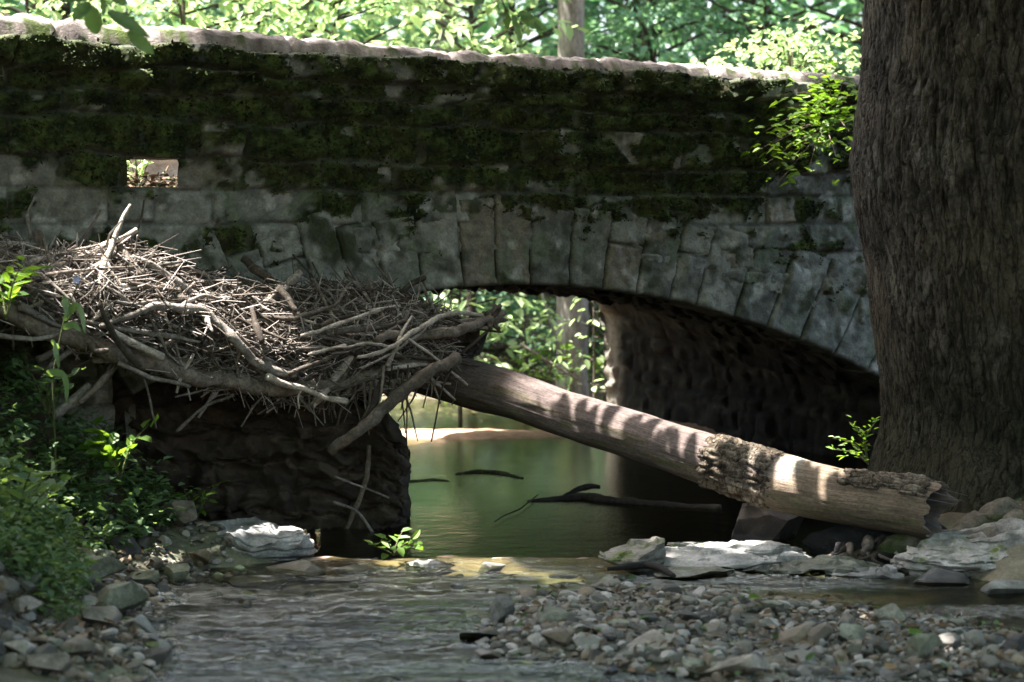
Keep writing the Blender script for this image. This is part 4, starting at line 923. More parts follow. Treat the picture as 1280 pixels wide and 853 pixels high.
# flat pale ledge with a mossy block at the pool's outlet
def ledge(label, fx, fy, wpx, hpx, dr, mt, seed, dz=0.0, cuts=16, lo=.5, rough=.05):
    wm, hm = m_(wpx, fy), m_(hpx, fy); g = G(fx, fy)
    V, F = rock_shape(seed, 5, cuts, lo, .92, rough); V = V * np.array([wm * .68, wm * .6 * dr, hm * .48])
    hq = .05; ly = V[:, 2] / hq + .8 * fbm(V[:, 0] * 2, V[:, 1] * 2, seed, 3); fr_ = ly - np.floor(ly)
    V[:, :2] *= (1 - .05 * (fr_ > .72) * (1 + n3(np.floor(ly) * 3.1, V[:, 0] * 3, V[:, 1] * 3)))[:, None]; V[:, 2] += .012 * fbm(V[:, 0] * 9, V[:, 1] * 9, seed, 5)
    stp_ = np.floor(2.2 * fbm(V[:, 0] * 2.3, V[:, 1] * 2.3, seed + 5, 3)) * .022; V[:, 2] += stp_ * (V[:, 2] > hm * .1)
    me_ = mesh_np('rock_ledge', V, F, mt, True); me_.set_sharp_from_angle(angle=.55)
    o = obj('rock_ledge', me_, loc=(g[0], g[1] + wm * .25 * dr, hm * .22 + dz)); return tag(o, label, 'rock')
ledge('large smooth pale boulder at the pool edge below the leafy bank', 308, 698, 136, 64, .8, rk_white, 51, cuts=7, lo=.72)
ledge('mossy sided block of rock at the outlet of the pool', 800, 712, 84, 50, .9, rk_moss, 41)
ledge('broad pale flat rock behind the curved stick', 880, 708, 150, 34, .7, rk_white, 42)
ledge('wet grey low rock in front of the broad pale flat rock', 862, 722, 92, 16, .5, rk_grey, 43)
ledge('small pale flat rock between the log and the shallow channel', 985, 706, 70, 22, .8, rk_white, 44)
ledge('long damp slab running under the log towards the tree root', 1010, 716, 150, 17, .5, rk_grey, 45)
ledge('rough pale rock joining the flat ledge to the log', 950, 700, 120, 34, .7, rk_white, 47)
ledge('low mossy rock behind the pale ledge under the log', 905, 694, 130, 26, .7, rk_moss, 48)
ledge('mossy hump of rock at the foot of the big tree', 1205, 716, 130, 60, .9, rk_moss, 61, cuts=5, lo=.7, rough=.13)
ledge('sunlit bare mound of stone beside the tree root', 1262, 712, 150, 84, .6, rk_tan, 62, cuts=5, lo=.7, rough=.13)
ledge('pale slab in the shallows below the long damp slab', 1085, 722, 80, 13, .5, rk_white, 46)
# cobbles: individuals
def far_from(x, y, r): return all((x - a) ** 2 + (y - b) ** 2 > (c_ * .9 + r) ** 2 for a, b, c_ in SPEC_ROCKS)
mats = [rk_grey, rk_dark, rk_grey, rk_tan, rk_grey, rk_tan, rk_dark, rk_grey]
rg = np.random.default_rng(13); n_ = 0; placed = []
while n_ < 190:
    px, py = rg.uniform(560, 1330), rg.uniform(722, 875); g = G(px, py); b_ = float(bar(g[0], g[1]))
    sz = min(.17, .03 + rg.gamma(1.6, .022))
    if b_ < .22 or not far_from(g[0], g[1], sz) or any((g[0] - a) ** 2 + (g[1] - b) ** 2 < (.55 * (sz + r_)) ** 2 for a, b, r_ in placed): continue
    placed.append((g[0], g[1], sz)); n_ += 1
    z = float(terr(g[0], g[1])); s3 = (sz * rg.uniform(.8, 1.35), sz * rg.uniform(.7, 1.1), sz * rg.uniform(.2, .46))
    o = obj('cobble', proto(n_ % 16, mats[n_ % 8]), loc=(g[0], g[1], z + s3[2] * .32)); o.scale = s3; o.rotation_euler = (rg.normal(0, .3), rg.normal(0, .3), rg.uniform(0, 6.28))
    tag(o, 'loose angular cobble lying among the stones of the gravel bar', 'cobble', 'cobbles of the gravel bar')
n_ = 0
while n_ < 95:
    px, py = rg.uniform(-40, 300), rg.uniform(640, 880); g = G(px, py); l = float(XL(g[1])) - g[0]
    sz = min(.20, .035 + rg.gamma(1.6, .03))
    if l < -.22 or l > .62 or not far_from(g[0], g[1], sz) or any((g[0] - a) ** 2 + (g[1] - b) ** 2 < (.55 * (sz + r_)) ** 2 for a, b, r_ in placed): continue
    placed.append((g[0], g[1], sz)); n_ += 1
    z = float(terr(g[0], g[1])); s3 = (sz * rg.uniform(.8, 1.3), sz * rg.uniform(.7, 1.1), sz * rg.uniform(.4, .75))
    o = obj('cobble', proto((n_ * 3) % 16, [rk_grey, rk_tan, rk_tan, rk_grey, rk_dark][n_ % 5]), loc=(g[0], g[1], z + s3[2] * .5)); o.scale = s3; o.rotation_euler = (rg.normal(0, .3), rg.normal(0, .3), rg.uniform(0, 6.28))
    tag(o, 'loose cobble on the stony shore under the leafy bank', 'cobble', 'cobbles of the bank shore')
# gravel between them
NG = 6620; rg = np.random.default_rng(4); base = [rock_shape(300 + i, 2, 7, .4, .9, 0)[0] for i in range(12)]
Vs, Fs, Cs, k = [], [], [], 0
while k < NG:
    rv = k >= 6500
    if rv: px, py = rg.uniform(150, 1290), rg.uniform(708, 880); g = G(px, py); ok = float(bar(g[0], g[1])) < .3 and g[0] > float(XL(g[1])) - .1 and rg.random() < (.25 + .75 * (n3(g[0] * 1.7, g[1] * 1.7, 6) > 0)) and not (px > 850 and py < 760)
    elif rg.random() < .66: px, py = rg.uniform(540, 1340), rg.uniform(718, 880); g = G(px, py); ok = rg.random() < float(bar(g[0], g[1])) * 1.6
    else:
        px, py = rg.uniform(-60, 420), rg.uniform(630, 880); g = G(px, py); l = float(XL(g[1])) - g[0]; ok = -.35 < l < .6 and rg.random() < .9
    if not ok: continue
    sz = (.010 + rg.gamma(1.6, .009)) * (1.5 if rv else 1); V = base[k % 12] * np.array([1, .85, .55]) * sz
    a_ = rg.uniform(0, 6.28); b_ = rg.normal(0, .4); ca_, sa2 = math.cos(a_), math.sin(a_)
    V = V @ np.array([[1, 0, 0], [0, math.cos(b_), -math.sin(b_)], [0, math.sin(b_), math.cos(b_)]]) @ np.array([[ca_, -sa2, 0], [sa2, ca_, 0], [0, 0, 1]])
    V = V + np.array([g[0], g[1], float(terr(g[0], g[1])) + sz * .3])
    Vs.append(V); Fs.append(IC[2][1] + 42 * k)
    t_ = rg.random(); cc = np.array([(.11, .105, .085), (.15, .12, .085), (.06, .058, .048), (.24, .225, .20)][int(rg.integers(0, 4)) if t_ < .95 else 3]) * rg.uniform(.6, 1.3) * (np.array([.95, 1.2, .8]) if rv else 1)
    Cs.append(np.tile(cc, (42, 1))); k += 1
gmat = mat_attr('gravel_mat', 30, .75, .3, .003, .25, .35, 120)
tag(obj('gravel', mesh_np('gravel', np.concatenate(Vs), np.concatenate(Fs), gmat, False, np.concatenate(Cs))), 'small mixed gravel filling the bar and the shore between cobbles', 'gravel', kind='stuff')
rg = np.random.default_rng(14); pl, dl = [], []
while len(pl) < 900:
    if rg.random() < .6: px, py = rg.uniform(560, 1320), rg.uniform(722, 870)
    else: px, py = rg.uniform(-40, 330), rg.uniform(640, 870)
    g = G(px, py); l = float(XL(g[1])) - g[0]
    if float(bar(g[0], g[1])) < .2 and not (-.2 < l < .8): continue
    pl.append([g[0], g[1], float(terr(g[0], g[1])) + rg.uniform(.02, .07)])
pl = np.array(pl); dk = np.array([wp(ha0 + rg.uniform(.12, .9), hz0 + rg.uniform(-.01, .5) * rg.uniform(.1, .28), rg.uniform(-1.0, -.35)) for _ in range(420)]); pl = np.concatenate([pl, dk]); n = len(pl)
V_, F_ = leaves(pl, rnd_dirs(n, .35, rg), np.array([0, 0, 1.]) + rg.normal(size=(n, 3)) * .5, rg.uniform(.025, .075, n), rg.uniform(.012, .045, n), .25, .1)
cl = np.array([.12, .08, .045]) * rg.uniform(.35, 1.5, (n, 1)) * np.array([1, 1, 1.0]); cl[rg.random(n) < .12] = (.06, .10, .03)
tag(obj('leaf_litter', mesh_np('leaf_litter', V_, F_, gmat, False, np.repeat(cl, 6, 0))), 'scattered dead leaves and scraps lying on the stones', 'leaf litter', kind='stuff')
# things lying in the pool
wet_wood = mat_wood('wet_wood', (.008, .007, .006), (.024, .021, .017))
def sunk(name, label, cat, pts, rpx, Y, mat, flat=.5, rough=.3, z=.0):
    q = np.array([G(a_, b_) for a_, b_ in pts]); q[:, 2] = z; r = np.array(rpx) * Y / FPX
    Vv, Fq, Ft = tube(q, r, 16, rough, .03, len(label)); b = q[len(q) // 2]; Vv = Vv - b; Vv[:, 2] *= flat
    return tag(obj(name, mesh_np(name, Vv, [Fq, Ft], mat, True), loc=b), label, cat)
o = sunk('sunken_log', 'black waterlogged log floating in the pool under the fallen log', 'log', [(660, 627), (690, 625), (730, 623), (770, 628), (840, 633), (900, 636)], [3, 7, 12, 10, 9, 8], 14.6, wet_wood, .6)
q = [np.array(G(705, 620)) - np.array(o.location), np.array(G(733, 617)) - np.array(o.location) + [0, 0, .06], np.array(G(750, 617)) - np.array(o.location) + [0, 0, .05]]
Vv, Fq, Ft = tube(q, [.015, .028, .015], 8, .3, .03); obj('stub', mesh_np('stub', Vv, [Fq, Ft], wet_wood, True), o)
sunk('sunken_branch', 'low mossy snag lying in the still pool below the arch', 'branch', [(570, 593), (600, 590), (625, 592), (652, 598)], [3, 8, 7, 3], 16.3, mat_wood('mossy_wood', (.03, .03, .014), (.09, .095, .035)), .45)
sunk('sunken_branch', 'flat algae covered snag at the ledge side of the pool', 'branch', [(486, 603), (520, 602), (545, 600), (562, 602)], [3, 6, 6, 3], 15.8, mat_wood('algae_wood', (.07, .08, .03), (.16, .17, .07)), .35)
sunk('water_twig', 'thin crooked twig poking from the pool beside the black log', 'twig', [(672, 622), (650, 640), (630, 648), (618, 656)], [.7, 1, .9, .7], 14, wet_wood, 1, .1, .02)
sunk('curved_stick', 'dark curved stick lying across the outlet before the gravel bar', 'stick', [(760, 722), (780, 719), (806, 716), (826, 720), (842, 731)], [2.5, 4, 5, 5, 3], 11.5, wet_wood, 1, .15, .05)
sunk('shore_branch', 'thin bare branch slanting across the lower bank corner', 'branch', [(-10, 726), (20, 742), (50, 764), (75, 786)], [2.5, 2.8, 2.5, 1.6], 10.3, wood_brown, 1, .12, .16)
# ------------------------------------------------------------------ plants
lf_bank = mat_leaf('leaf_bank', (.06, .115, .055), (.14, .22, .10), .4)
lf_fresh = mat_leaf('leaf_fresh', (.06, .13, .02), (.14, .24, .04), .5)
lf_dark = mat_leaf('leaf_dark', (.02, .045, .018), (.05, .10, .03), .35)
lf_teal = mat_leaf('leaf_teal', (.09, .20, .13), (.20, .33, .22), .4, (1.3, 1.4, .9))
lf_sun = mat_leaf('leaf_sun', (.24, .33, .17), (.38, .48, .30), .5, (1.2, 1.3, .9))
stem_mat = mat_wood('plant_stem', (.05, .06, .02), (.10, .11, .04)); twig_b = mat_wood('twig_brown', (.07, .05, .035), (.14, .11, .08))
def plant(name, label, cat, base, stems, leafm, L, group=None, smat=None, leaf_n=12, wr=.42, spread=.10, upb=.4, rng=None, kind=None):
    """stems: list of polylines (absolute points); leaves sit alternately along each stem's outer part"""
    rng = rng or R; root_ = empty(name, base); b = np.array(root_.location); tag(root_, label, cat, group, kind)
    sp_, lp, ld = [], [], []
    for st_ in stems:
        st_ = np.asarray(st_, float); sp_.append(tube(st_ - b, np.linspace(.007, .002, len(st_)), 6, 0, .04))
        Ls = np.concatenate([[0], np.cumsum(np.linalg.norm(np.diff(st_, axis=0), axis=1))])
        for k in range(leaf_n):
            f = .22 + .78 * (k + .5) / leaf_n; pnt = np.array([np.interp(f * Ls[-1], Ls, st_[:, i]) for i in range(3)])
            tg = nrm(np.array([np.interp(min(1, f + .05) * Ls[-1], Ls, st_[:, i]) for i in range(3)]) - pnt + 1e-6)
            sd = nrm(np.cross(tg, [0, 0, 1.0]) + 1e-6) * (1 if k % 2 else -1)
            lp.append(pnt + rng.normal(size=3) * spread * .15); ld.append(sd + tg * .6 + np.array([0, 0, rng.normal(0, .3) + .05]))
    Vj, Fj = join(sp_); obj('stem', mesh_np('stem', Vj, Fj, smat or stem_mat, True), root_)
    n = len(lp); V_, F_ = leaves(np.array(lp) - b, np.array(ld), np.array([0, 0, 1.0]) + rng.normal(size=(n, 3)) * upb, L * rng.uniform(.65, 1.2, n), L * wr * rng.uniform(.8, 1.15, n), .16, .12)
    obj('foliage', mesh_np('foliage', V_, F_, leafm, False), root_); return root_
# ground cover on the bank
rg = np.random.default_rng(8); pp, dd, up_, LL = [], [], [], []
def bank_pt():
    while True:
        Y = rg.uniform(9.3, 12.8); x = rg.uniform(-4.4, -1.9); l = float(XL(Y)) - x
        if l < .14 + .25 * rg.random(): continue
        if float(n3(x * 2.2, Y * 2.2, 5)) < -.5: continue
        return np.array([x, Y, float(terr(x, Y))])
for k in range(3600):
    p0 = bank_pt(); h_ = rg.uniform(.05, .26); n_ = int(rg.integers(5, 14)); lean = rg.normal(size=2) * .12 + np.array([.06, -.06])
    big_ = rg.random() < .12
    for j in range(n_):
        f = (j + 1) / n_; pp.append(p0 + np.array([lean[0] * f, lean[1] * f, h_ * f])); a_ = rg.uniform(0, 6.28)
        dd.append([math.cos(a_), math.sin(a_), rg.normal(.05, .35)]); LL.append(rg.uniform(.028, .07) * (1.7 if big_ else 1))
n = len(pp); LL = np.array(LL); V_, F_ = leaves(pp, np.array(dd), np.array([0, 0, 1.]) + rg.normal(size=(n, 3)) * .35, LL, LL * rg.uniform(.4, .6, n), .14, .15)
tag(obj('undergrowth', mesh_np('undergrowth', V_, F_, lf_bank, False)), 'low green leafy undergrowth covering the shaded earth bank', 'undergrowth', kind='stuff')
def up(b, dx, dy, dz, bend=.3):
    b = np.asarray(b, float); return [b, b + np.array([dx * .35, dy * .35, dz * .6]), b + np.array([dx, dy, dz * (1 - bend * .2)])]
def bankp(px, py, Y):
    q = P(px, py, Y); return np.array([q[0], q[1], float(terr(q[0], q[1]))])
bp = [
 ('broad leaved weed with sunlit yellow green leaves on the bank', 150, 600, 11.6, 5, .30, .15, lf_fresh),
 ('leafy weed at the tip of the bank above the pale block', 242, 620, 12.2, 6, .30, .075, lf_fresh),
 ('tall dark weed with drooping pointed leaves at the frame edge', 20, 690, 10.2, 5, .42, .15, lf_bank),
 ('upright weed with two large paddle leaves low on the bank', 75, 640, 10.8, 4, .34, .16, lf_bank),
 ('spreading small leaved herb by the grey triangular rock', 190, 640, 12.0, 7, .24, .06, lf_bank),
 ('small leafy sprig overhanging the white boulder', 285, 648, 12.5, 4, .20, .05, lf_bank),
 ('bushy herb on the upper bank under the lower trunk', 60, 520, 11.5, 7, .32, .08, lf_bank),
 ('bright fern like weed at the end of the grey lower trunk', 8, 400, 11.2, 5, .35, .12, lf_fresh),
 ('low herb beside the short broken log', 120, 540, 12.0, 6, .24, .07, lf_bank),
]
for lb, px, py, Y, ns_, h_, Ll, mt in bp:
    b = bankp(px, py, Y); sts = []
    q = P(px, py, Y); b = b if q[2] < b[2] + .3 else q
    for k in range(ns_):
        a_ = R.uniform(0, 6.28); sts.append(up(b, math.cos(a_) * h_ * .6, math.sin(a_) * h_ * .6, h_ * R.uniform(.7, 1.2)))
    plant('weed', lb, 'plant', b, sts, mt, Ll, leaf_n=8)
# tall strap-leaved stalk with a blue flower in front of the heap
b = bankp(70, 520, 11.3); tp_ = P(98, 352, 11.3)
stk = empty('flower_stalk', b); tag(stk, 'tall bent weed stalk with strap leaves and one small pale blue flower', 'plant')
pts = [b, P(66, 470, 11.25), P(80, 400, 11.25), tp_]; Vv, Fq, Ft = tube(np.array(pts) - b, [.008, .007, .005, .003], 7, 0, .03); obj('stem', mesh_np('stem', Vv, [Fq, Ft], stem_mat, True), stk)
def strap(pts, w, mt, par, b):
    q = np.array([P(*p_) for p_ in pts]); L_ = np.concatenate([[0], np.cumsum(np.linalg.norm(np.diff(q, axis=0), axis=1))]); s_ = np.linspace(0, L_[-1], 16); q = np.stack([np.interp(s_, L_, q[:, i]) for i in range(3)], 1)
    for _ in range(4): q[1:-1] = .25 * q[:-2] + .5 * q[1:-1] + .25 * q[2:]
    ww = w * np.sin(np.linspace(.15, 1, 16) * math.pi) ** .6; T_ = nrm(np.gradient(q, axis=0)); sd = nrm(np.cross(T_, [.2, 1.0, .3]))
    V = np.stack([q - sd * ww[:, None] / 2, q + np.array([0, -.004, -.004]), q + sd * ww[:, None] / 2], 1).reshape(-1, 3) - b
    obj('leaf', mesh_np('leaf', V, grid_faces(16, 3), mt, True), par)
for pts_ in ([(80, 400, 11.25), (96, 378, 11.2), (104, 395, 11.15), (106, 418, 11.1)], [(72, 436, 11.25), (66, 425, 11.2), (70, 440, 11.1), (74, 462, 11.1)], [(78, 410, 11.25), (92, 405, 11.2), (102, 415, 11.15)], [(66, 470, 11.25), (56, 466, 11.2), (80, 465, 11.1), (84, 480, 11.1), (83, 505, 11.1)], [(86, 385, 11.25), (80, 370, 11.2), (84, 398, 11.15)]):
    strap(pts_, .045, lf_bank, stk, b)
tb = NT('blue_petal'); tb.princ((.36, .38, .58), .6)
V_, F_ = leaves(np.tile(P(96, 350, 11.2), (6, 1)) - b, np.array([[math.cos(a), -.4, math.sin(a)] for a in np.arange(6) * 1.05]), np.array([[0, -1, .2]] * 6), .028, .02, .1); obj('flower', mesh_np('flower', V_, F_, tb.m, False), stk)
# seedling on the pool's lip
b = G(492, 704); b[2] = .05
plant('seedling', 'bright green seedling with broad leaves on the pool lip stones', 'plant', b, [up(b, dx, dy, dz) for dx, dy, dz in ((.12, -.02, .10), (-.14, -.03, .07), (.05, .1, .14), (-.06, -.06, .12), (.18, .02, .06))], lf_fresh, .085, leaf_n=5, wr=.55)
# fern below the tree
b = P(1085, 580, 12.35)
plant('fern', 'small bright green fern between the log and the big tree', 'fern', b, [[b, P(1070, 553, 12.3), P(1040, 548, 12.2)], [b, P(1080, 545, 12.3), P(1098, 524, 12.2)], [b, P(1070, 565, 12.2), P(1042, 562, 12.1)], [b, P(1078, 540, 12.3), P(1062, 528, 12.25)]], lf_fresh, .055, leaf_n=18, wr=.36)
# shrub rooted in the wall top beside the tree
b = wp(*WA(1040, 150), -.02); sts = []
rg = np.random.default_rng(3)
for (ex, ey, mx_, my) in ((1000, 90, 1030, 110), (970, 120, 1010, 115), (955, 165, 1000, 140), (945, 190, 995, 160), (950, 210, 1000, 175), (970, 232, 1005, 190), (1010, 215, 1020, 180), (1045, 195, 1035, 165), (1060, 120, 1050, 125), (1030, 85, 1038, 110), (985, 150, 1015, 140), (1062, 165, 1050, 150), (1020, 130, 1030, 135), (965, 180, 1005, 160), (990, 200, 1012, 170), (1055, 100, 1048, 120)):
    d1 = wallY(1000) - rg.uniform(.35, .6); d2 = wallY(1000) - rg.uniform(.5, 1.1); sts.append([b, P(mx_, my, d1), P(ex, ey, d2)])
plant('wall_shrub', 'bright green leafy shrub arching from the wall top beside the big tree', 'shrub', b, sts, lf_fresh, .085, leaf_n=26, wr=.52, smat=twig_b, spread=.6)
# small weed on the wall face and sunlit moss sprigs
b = wp(*WA(345, 240), .03)
plant('wall_weed', 'small weed sprouting from a joint right of the drain hole', 'plant', b, [[b, wp(*WA(345 + dx, 240 + dy), .10)] for dx, dy in ((-10, -8), (8, -10), (14, 2), (-14, 4), (0, -14))], lf_dark, .035, leaf_n=6)
b = W(172, 230, -1.3); b[2] = hz0 - .02
plant('deck_weed', 'sunlit green weed seen through the square drain hole', 'plant', b, [up(b, dx, dy, .42) for dx, dy in ((.1, 0), (-.15, .1), (.2, .1), (0, -.15), (-.05, .2))], lf_sun, .10, leaf_n=10)
# hanging leafy sprays in the upper frame
def spray(label, stem, leaf_list, Y, mt=lf_bank):
    b = P(stem[0][0], stem[0][1], Y); o = empty('leafy_spray', b); tag(o, label, 'branch')
    Vv, Fq, Ft = tube(np.array([P(x, y, Y) for x, y in stem]) - b, np.linspace(.008, .003, len(stem)), 7, .1, .03); obj('twig', mesh_np('twig', Vv, [Fq, Ft], twig_b, True), o)
    for (x0, y0, x1, y1, w_) in leaf_list:
        p0, p1 = P(x0, y0, Y), P(x1, y1, Y + R.uniform(-.12, .12)); Lf = np.linalg.norm(p1 - p0)
        n_, m_2 = 14, 7; u, v = np.meshgrid(np.linspace(0, 1, n_), np.linspace(-1, 1, m_2), indexing='ij'); d_ = nrm(p1 - p0); upv = nrm(np.array([R.normal(0, .3), -1, R.uniform(.1, .9)])); sd = nrm(np.cross(d_, upv)); nn = np.cross(sd, d_)
        wv_ = w_ * Y / FPX * .4 * np.sin(np.clip(u * .93 + .06, 0, 1) * math.pi) ** .7 * (1 + .12 * np.sin(u * 40))
        V = p0 + d_ * (u * Lf)[..., None] + sd * (wv_ * v)[..., None] + nn * (.25 * wv_ * np.abs(v) - .18 * Lf * u ** 2 + .006 * np.sin(u * 22) * np.abs(v))[..., None]
        obj('leaf', mesh_np('leaf', V.reshape(-1, 3) - b, grid_faces(n_, m_2), mt, True), o)
spray('spray of large toothed green leaves hanging above the wall near the drain', [(140, -60), (128, -20), (112, 2), (105, 12)], [(108, 0, 70, -6, 22), (112, 4, 92, 22, 24), (112, 8, 122, 46, 28), (125, 0, 135, 20, 20), (135, 14, 182, 42, 20), (135, -5, 160, 4, 16), (118, 0, 98, -12, 18), (150, 20, 178, 24, 10), (160, 40, 192, 66, 22)], 9.2)
spray('spray of drooping dark leaves hanging above the middle of the bridge', [(600, -60), (615, -20), (630, 4), (634, 18)], [(608, -4, 588, 14, 18), (624, -2, 622, 22, 18), (633, 8, 634, 42, 12), (636, 14, 612, 36, 14), (640, 20, 656, 58, 14), (650, 22, 684, 36, 18), (648, 18, 668, 20, 16), (668, 28, 680, 46, 8), (606, -8, 594, 4, 16)], 9.6)
# ------------------------------------------------------------------ sunlit woods beyond the bridge
shrub_bark = mat_wood('shrub_bark', (.05, .042, .03), (.10, .085, .065))
lf_shade_crown = mat_leaf('leaf_shade_crown', (.05, .10, .03), (.09, .16, .045), .5)
bark_far = mat_wood('far_bark', (.17, .15, .125), (.34, .31, .27), (1, 1, .25), rnd=.25)
def crown_leaves(rng, sprays, L, per, flat=.22, wr=.5):
    """layered sprays: flat discs of leaves, as broad-leaved branches hold them"""
    pp, dd = [], []
    for c_, r_ in sprays:
        n = int(per * (r_ / .6) ** 2 * rng.uniform(.7, 1.2)); a = rng.uniform(0, 6.28, n); q = r_ * np.sqrt(rng.random(n)); tl = rng.normal(0, .22, 2)
        x, y = q * np.cos(a), q * np.sin(a); z = rng.normal(0, flat * r_ * .4, n) + tl[0] * x + tl[1] * y - .25 * q ** 2 / r_
        pp.append(np.stack([x, y, z], 1) + c_); o = np.stack([np.cos(a), np.sin(a), rng.normal(-.25, .35, n)], 1) + rng.normal(0, .5, (n, 3)); dd.append(o)
    pp, dd = np.concatenate(pp), np.concatenate(dd); n = len(pp); Ls = L * rng.uniform(.4, 1.4, n)
    return leaves(pp, dd, np.array([0, 0, 1.]) + rng.normal(size=(n, 3)) * .45, Ls, Ls * wr * rng.uniform(.8, 1.2, n), .10, .10)
def woody(name, label, cat, x, Y, h0, h1, rad, nsp, L, per, mt, trunk_r=.05, lean=0, seed=0, sr=(.4, .8), wr=.5, bmat=None):
    rng = np.random.default_rng(seed + 50); z0 = float(terr(x, Y)); b = np.array([x, Y, z0]); o = empty(name, b); tag(o, label, cat)
    top = np.array([lean, rng.normal(0, .1), max(h1 * .9 - z0, .5)])
    Vv, Fq, Ft = tube([[0, 0, -.1], top * .45 + rng.normal(0, .06, 3), top], [trunk_r * 1.1, trunk_r * .85, trunk_r * .35], 12 if trunk_r > .1 else 8, .12, .2, seed)
    obj('trunk', mesh_np('trunk', Vv, [Fq, Ft], bark_far if trunk_r > .15 else shrub_bark, True), o)
    sp_, limbs = [], []
    for k in range(nsp):
        f = (k + rng.random()) / nsp; zc = h0 + (h1 - h0) * f - z0; prof_ = math.sin(math.pi * min(1, .18 + .80 * f)) ** .6; a = rng.uniform(0, 6.28); q = rad * prof_ * math.sqrt(rng.uniform(.05, 1))
        c_ = np.array([math.cos(a) * q + lean * f, math.sin(a) * q, zc]); sp_.append((c_, rng.uniform(*sr)))
        if q > .25 * rad: limbs.append(tube([top * max(.1, min(.95, (zc - .25 * q) / max(.3, top[2]))), c_ * [.6, .6, 1] + [0, 0, -.05], c_], [trunk_r * .3 + .006, trunk_r * .2 + .005, .003], 6, 0))
    if limbs:
        Vj, Fj = join(limbs); obj('limb', mesh_np('limb', Vj, Fj, shrub_bark, True), o)
    V_, F_ = crown_leaves(rng, sp_, L, per, wr=wr); obj('crown', mesh_np('crown', V_, F_, mt, False), o); return o
def X_(px, Y): return (px - CX) / FPX * Y
W_ = [
 ('tall_tree', 'straight grey trunked tree behind the middle of the bridge', 'tree', 716, 23.2, 7.0, 12.5, 3.6, 90, .22, 40, lf_fresh, .185),
 ('maple_sapling', 'sunlit yellow green maple behind the wall beside the hanging toothed leaves', 'tree', 235, 21.2, 3.1, 5.8, 1.5, 46, .16, 40, lf_sun, .04),
 ('maple_sapling', 'bright maple sapling at the drain end of the bridge', 'tree', 40, 20.2, 3.3, 6.0, 1.5, 44, .15, 40, lf_sun, .04),
 ('maple_sapling', 'bright maple sapling behind the wall between the two hanging sprays', 'tree', 420, 22.0, 3.0, 5.6, 1.5, 46, .16, 40, lf_sun, .04),
 ('understory_tree', 'leafy understory tree just beside the straight grey trunk', 'tree', 590, 23.5, 3.2, 6.4, 1.7, 50, .15, 36, lf_sun, .06),
 ('understory_tree', 'blue green leafy tree behind the wall beyond the grey trunk', 'tree', 815, 26.0, 3.0, 7.0, 1.9, 56, .13, 44, lf_teal, .08),
 ('understory_tree', 'darker blue green tree near the big tree and the wall shrub', 'tree', 955, 27.5, 3.2, 7.5, 2.0, 60, .13, 44, lf_teal, .08),
 ('understory_tree', 'shady green tree deep behind the drain end of the bridge', 'tree', 330, 28.0, 3.2, 8.0, 2.2, 60, .16, 40, lf_teal, .10),
 ('understory_tree', 'shady green tree deep behind the hanging middle spray', 'tree', 640, 31.0, 2.5, 8.5, 2.4, 60, .16, 40, lf_teal, .10),
 ('understory_tree', 'broad shady tree deep in the woods behind the grey trunk', 'tree', 790, 33.0, 2.5, 9.0, 2.6, 66, .17, 40, lf_teal, .12),
 ('understory_tree', 'shady tree deep in the woods behind the big tree', 'tree', 1080, 31.0, 2.5, 8.5, 2.6, 66, .17, 40, lf_teal, .12),
 ('understory_tree', 'tall shady tree at the far drain end of the woods', 'tree', 90, 30.0, 2.5, 8.5, 2.6, 66, .17, 40, lf_teal, .12),
 ('pale_shrub', 'glaring pale shrub with arching sprays behind the coping by the big tree', 'shrub', 985, 20.0, 2.7, 4.15, 1.1, 60, .085, 90, lf_sun, .03),
 ('pale_shrub', 'low glaring shrub behind the coping beyond the grey trunk', 'shrub', 880, 20.5, 2.6, 3.9, .9, 40, .085, 80, lf_sun, .03),
 ('tall_tree', 'added tall tree with an unseen high crown shading the far bank on the driftwood side', 'tree', 380, 30, 8.5, 13.0, 5.0, 280, .26, 40, lf_fresh, .22),  # this and the next two are added to shade the far bank
 ('tall_tree', 'added tall tree with an unseen high crown shading the far bank behind the big tree', 'tree', 1130, 30, 8.5, 13.0, 5.0, 280, .26, 40, lf_fresh, .22),
 ('tall_tree', 'added tall tree deep behind the arch with an unseen high crown for shade', 'tree', 560, 30.5, 8.5, 13.0, 5.5, 300, .26, 40, lf_fresh, .2),
 ('creek_shrub', 'sunlit broad leaved shrub seen under the arch above the root knob', 'shrub', 575, 20.9, .60, 1.80, .55, 30, .17, 40, lf_sun, .025),
 ('creek_shrub', 'thin leafy shrub seen under the arch left of the grey trunk', 'shrub', 655, 22.3, .25, 1.25, .7, 24, .13, 30, lf_sun, .025),
 ('creek_shrub', 'leafy shrub hugging the vault edge in front of the grey trunk', 'shrub', 742, 20.9, .35, 1.45, .22, 12, .10, 34, lf_sun, .015),
 ('creek_shrub', 'low feathery shrub at the foot of the grey trunk', 'shrub', 690, 22.0, .10, .75, .55, 22, .10, 50, lf_fresh, .02),
 ('creek_shrub', 'dark shrub in the shade far beyond the arch', 'shrub', 620, 25.2, .3, 3.0, 1.4, 70, .13, 70, lf_teal, .04),
 ('creek_shrub', 'dark bushy shrub behind the grey trunk beyond the arch', 'shrub', 740, 26.2, .3, 3.2, 1.5, 70, .13, 70, lf_teal, .04),
 ('creek_shrub', 'dark shrub beyond the arch on the driftwood side', 'shrub', 510, 25.0, .3, 3.0, 1.4, 70, .13, 70, lf_teal, .04),
]
for i, (nm, lb, ct, px, Y, h0, h1, rd, ns_, L, per, mt, tr_) in enumerate(W_):
    woody(nm, lb, ct, X_(px, Y), Y, h0, h1, rd, ns_, L, per, mt, tr_, seed=i, sr=(.16, .32) if ct == 'shrub' and rd < .6 else ((.22, .42) if ct == 'shrub' else (.45, .85)))
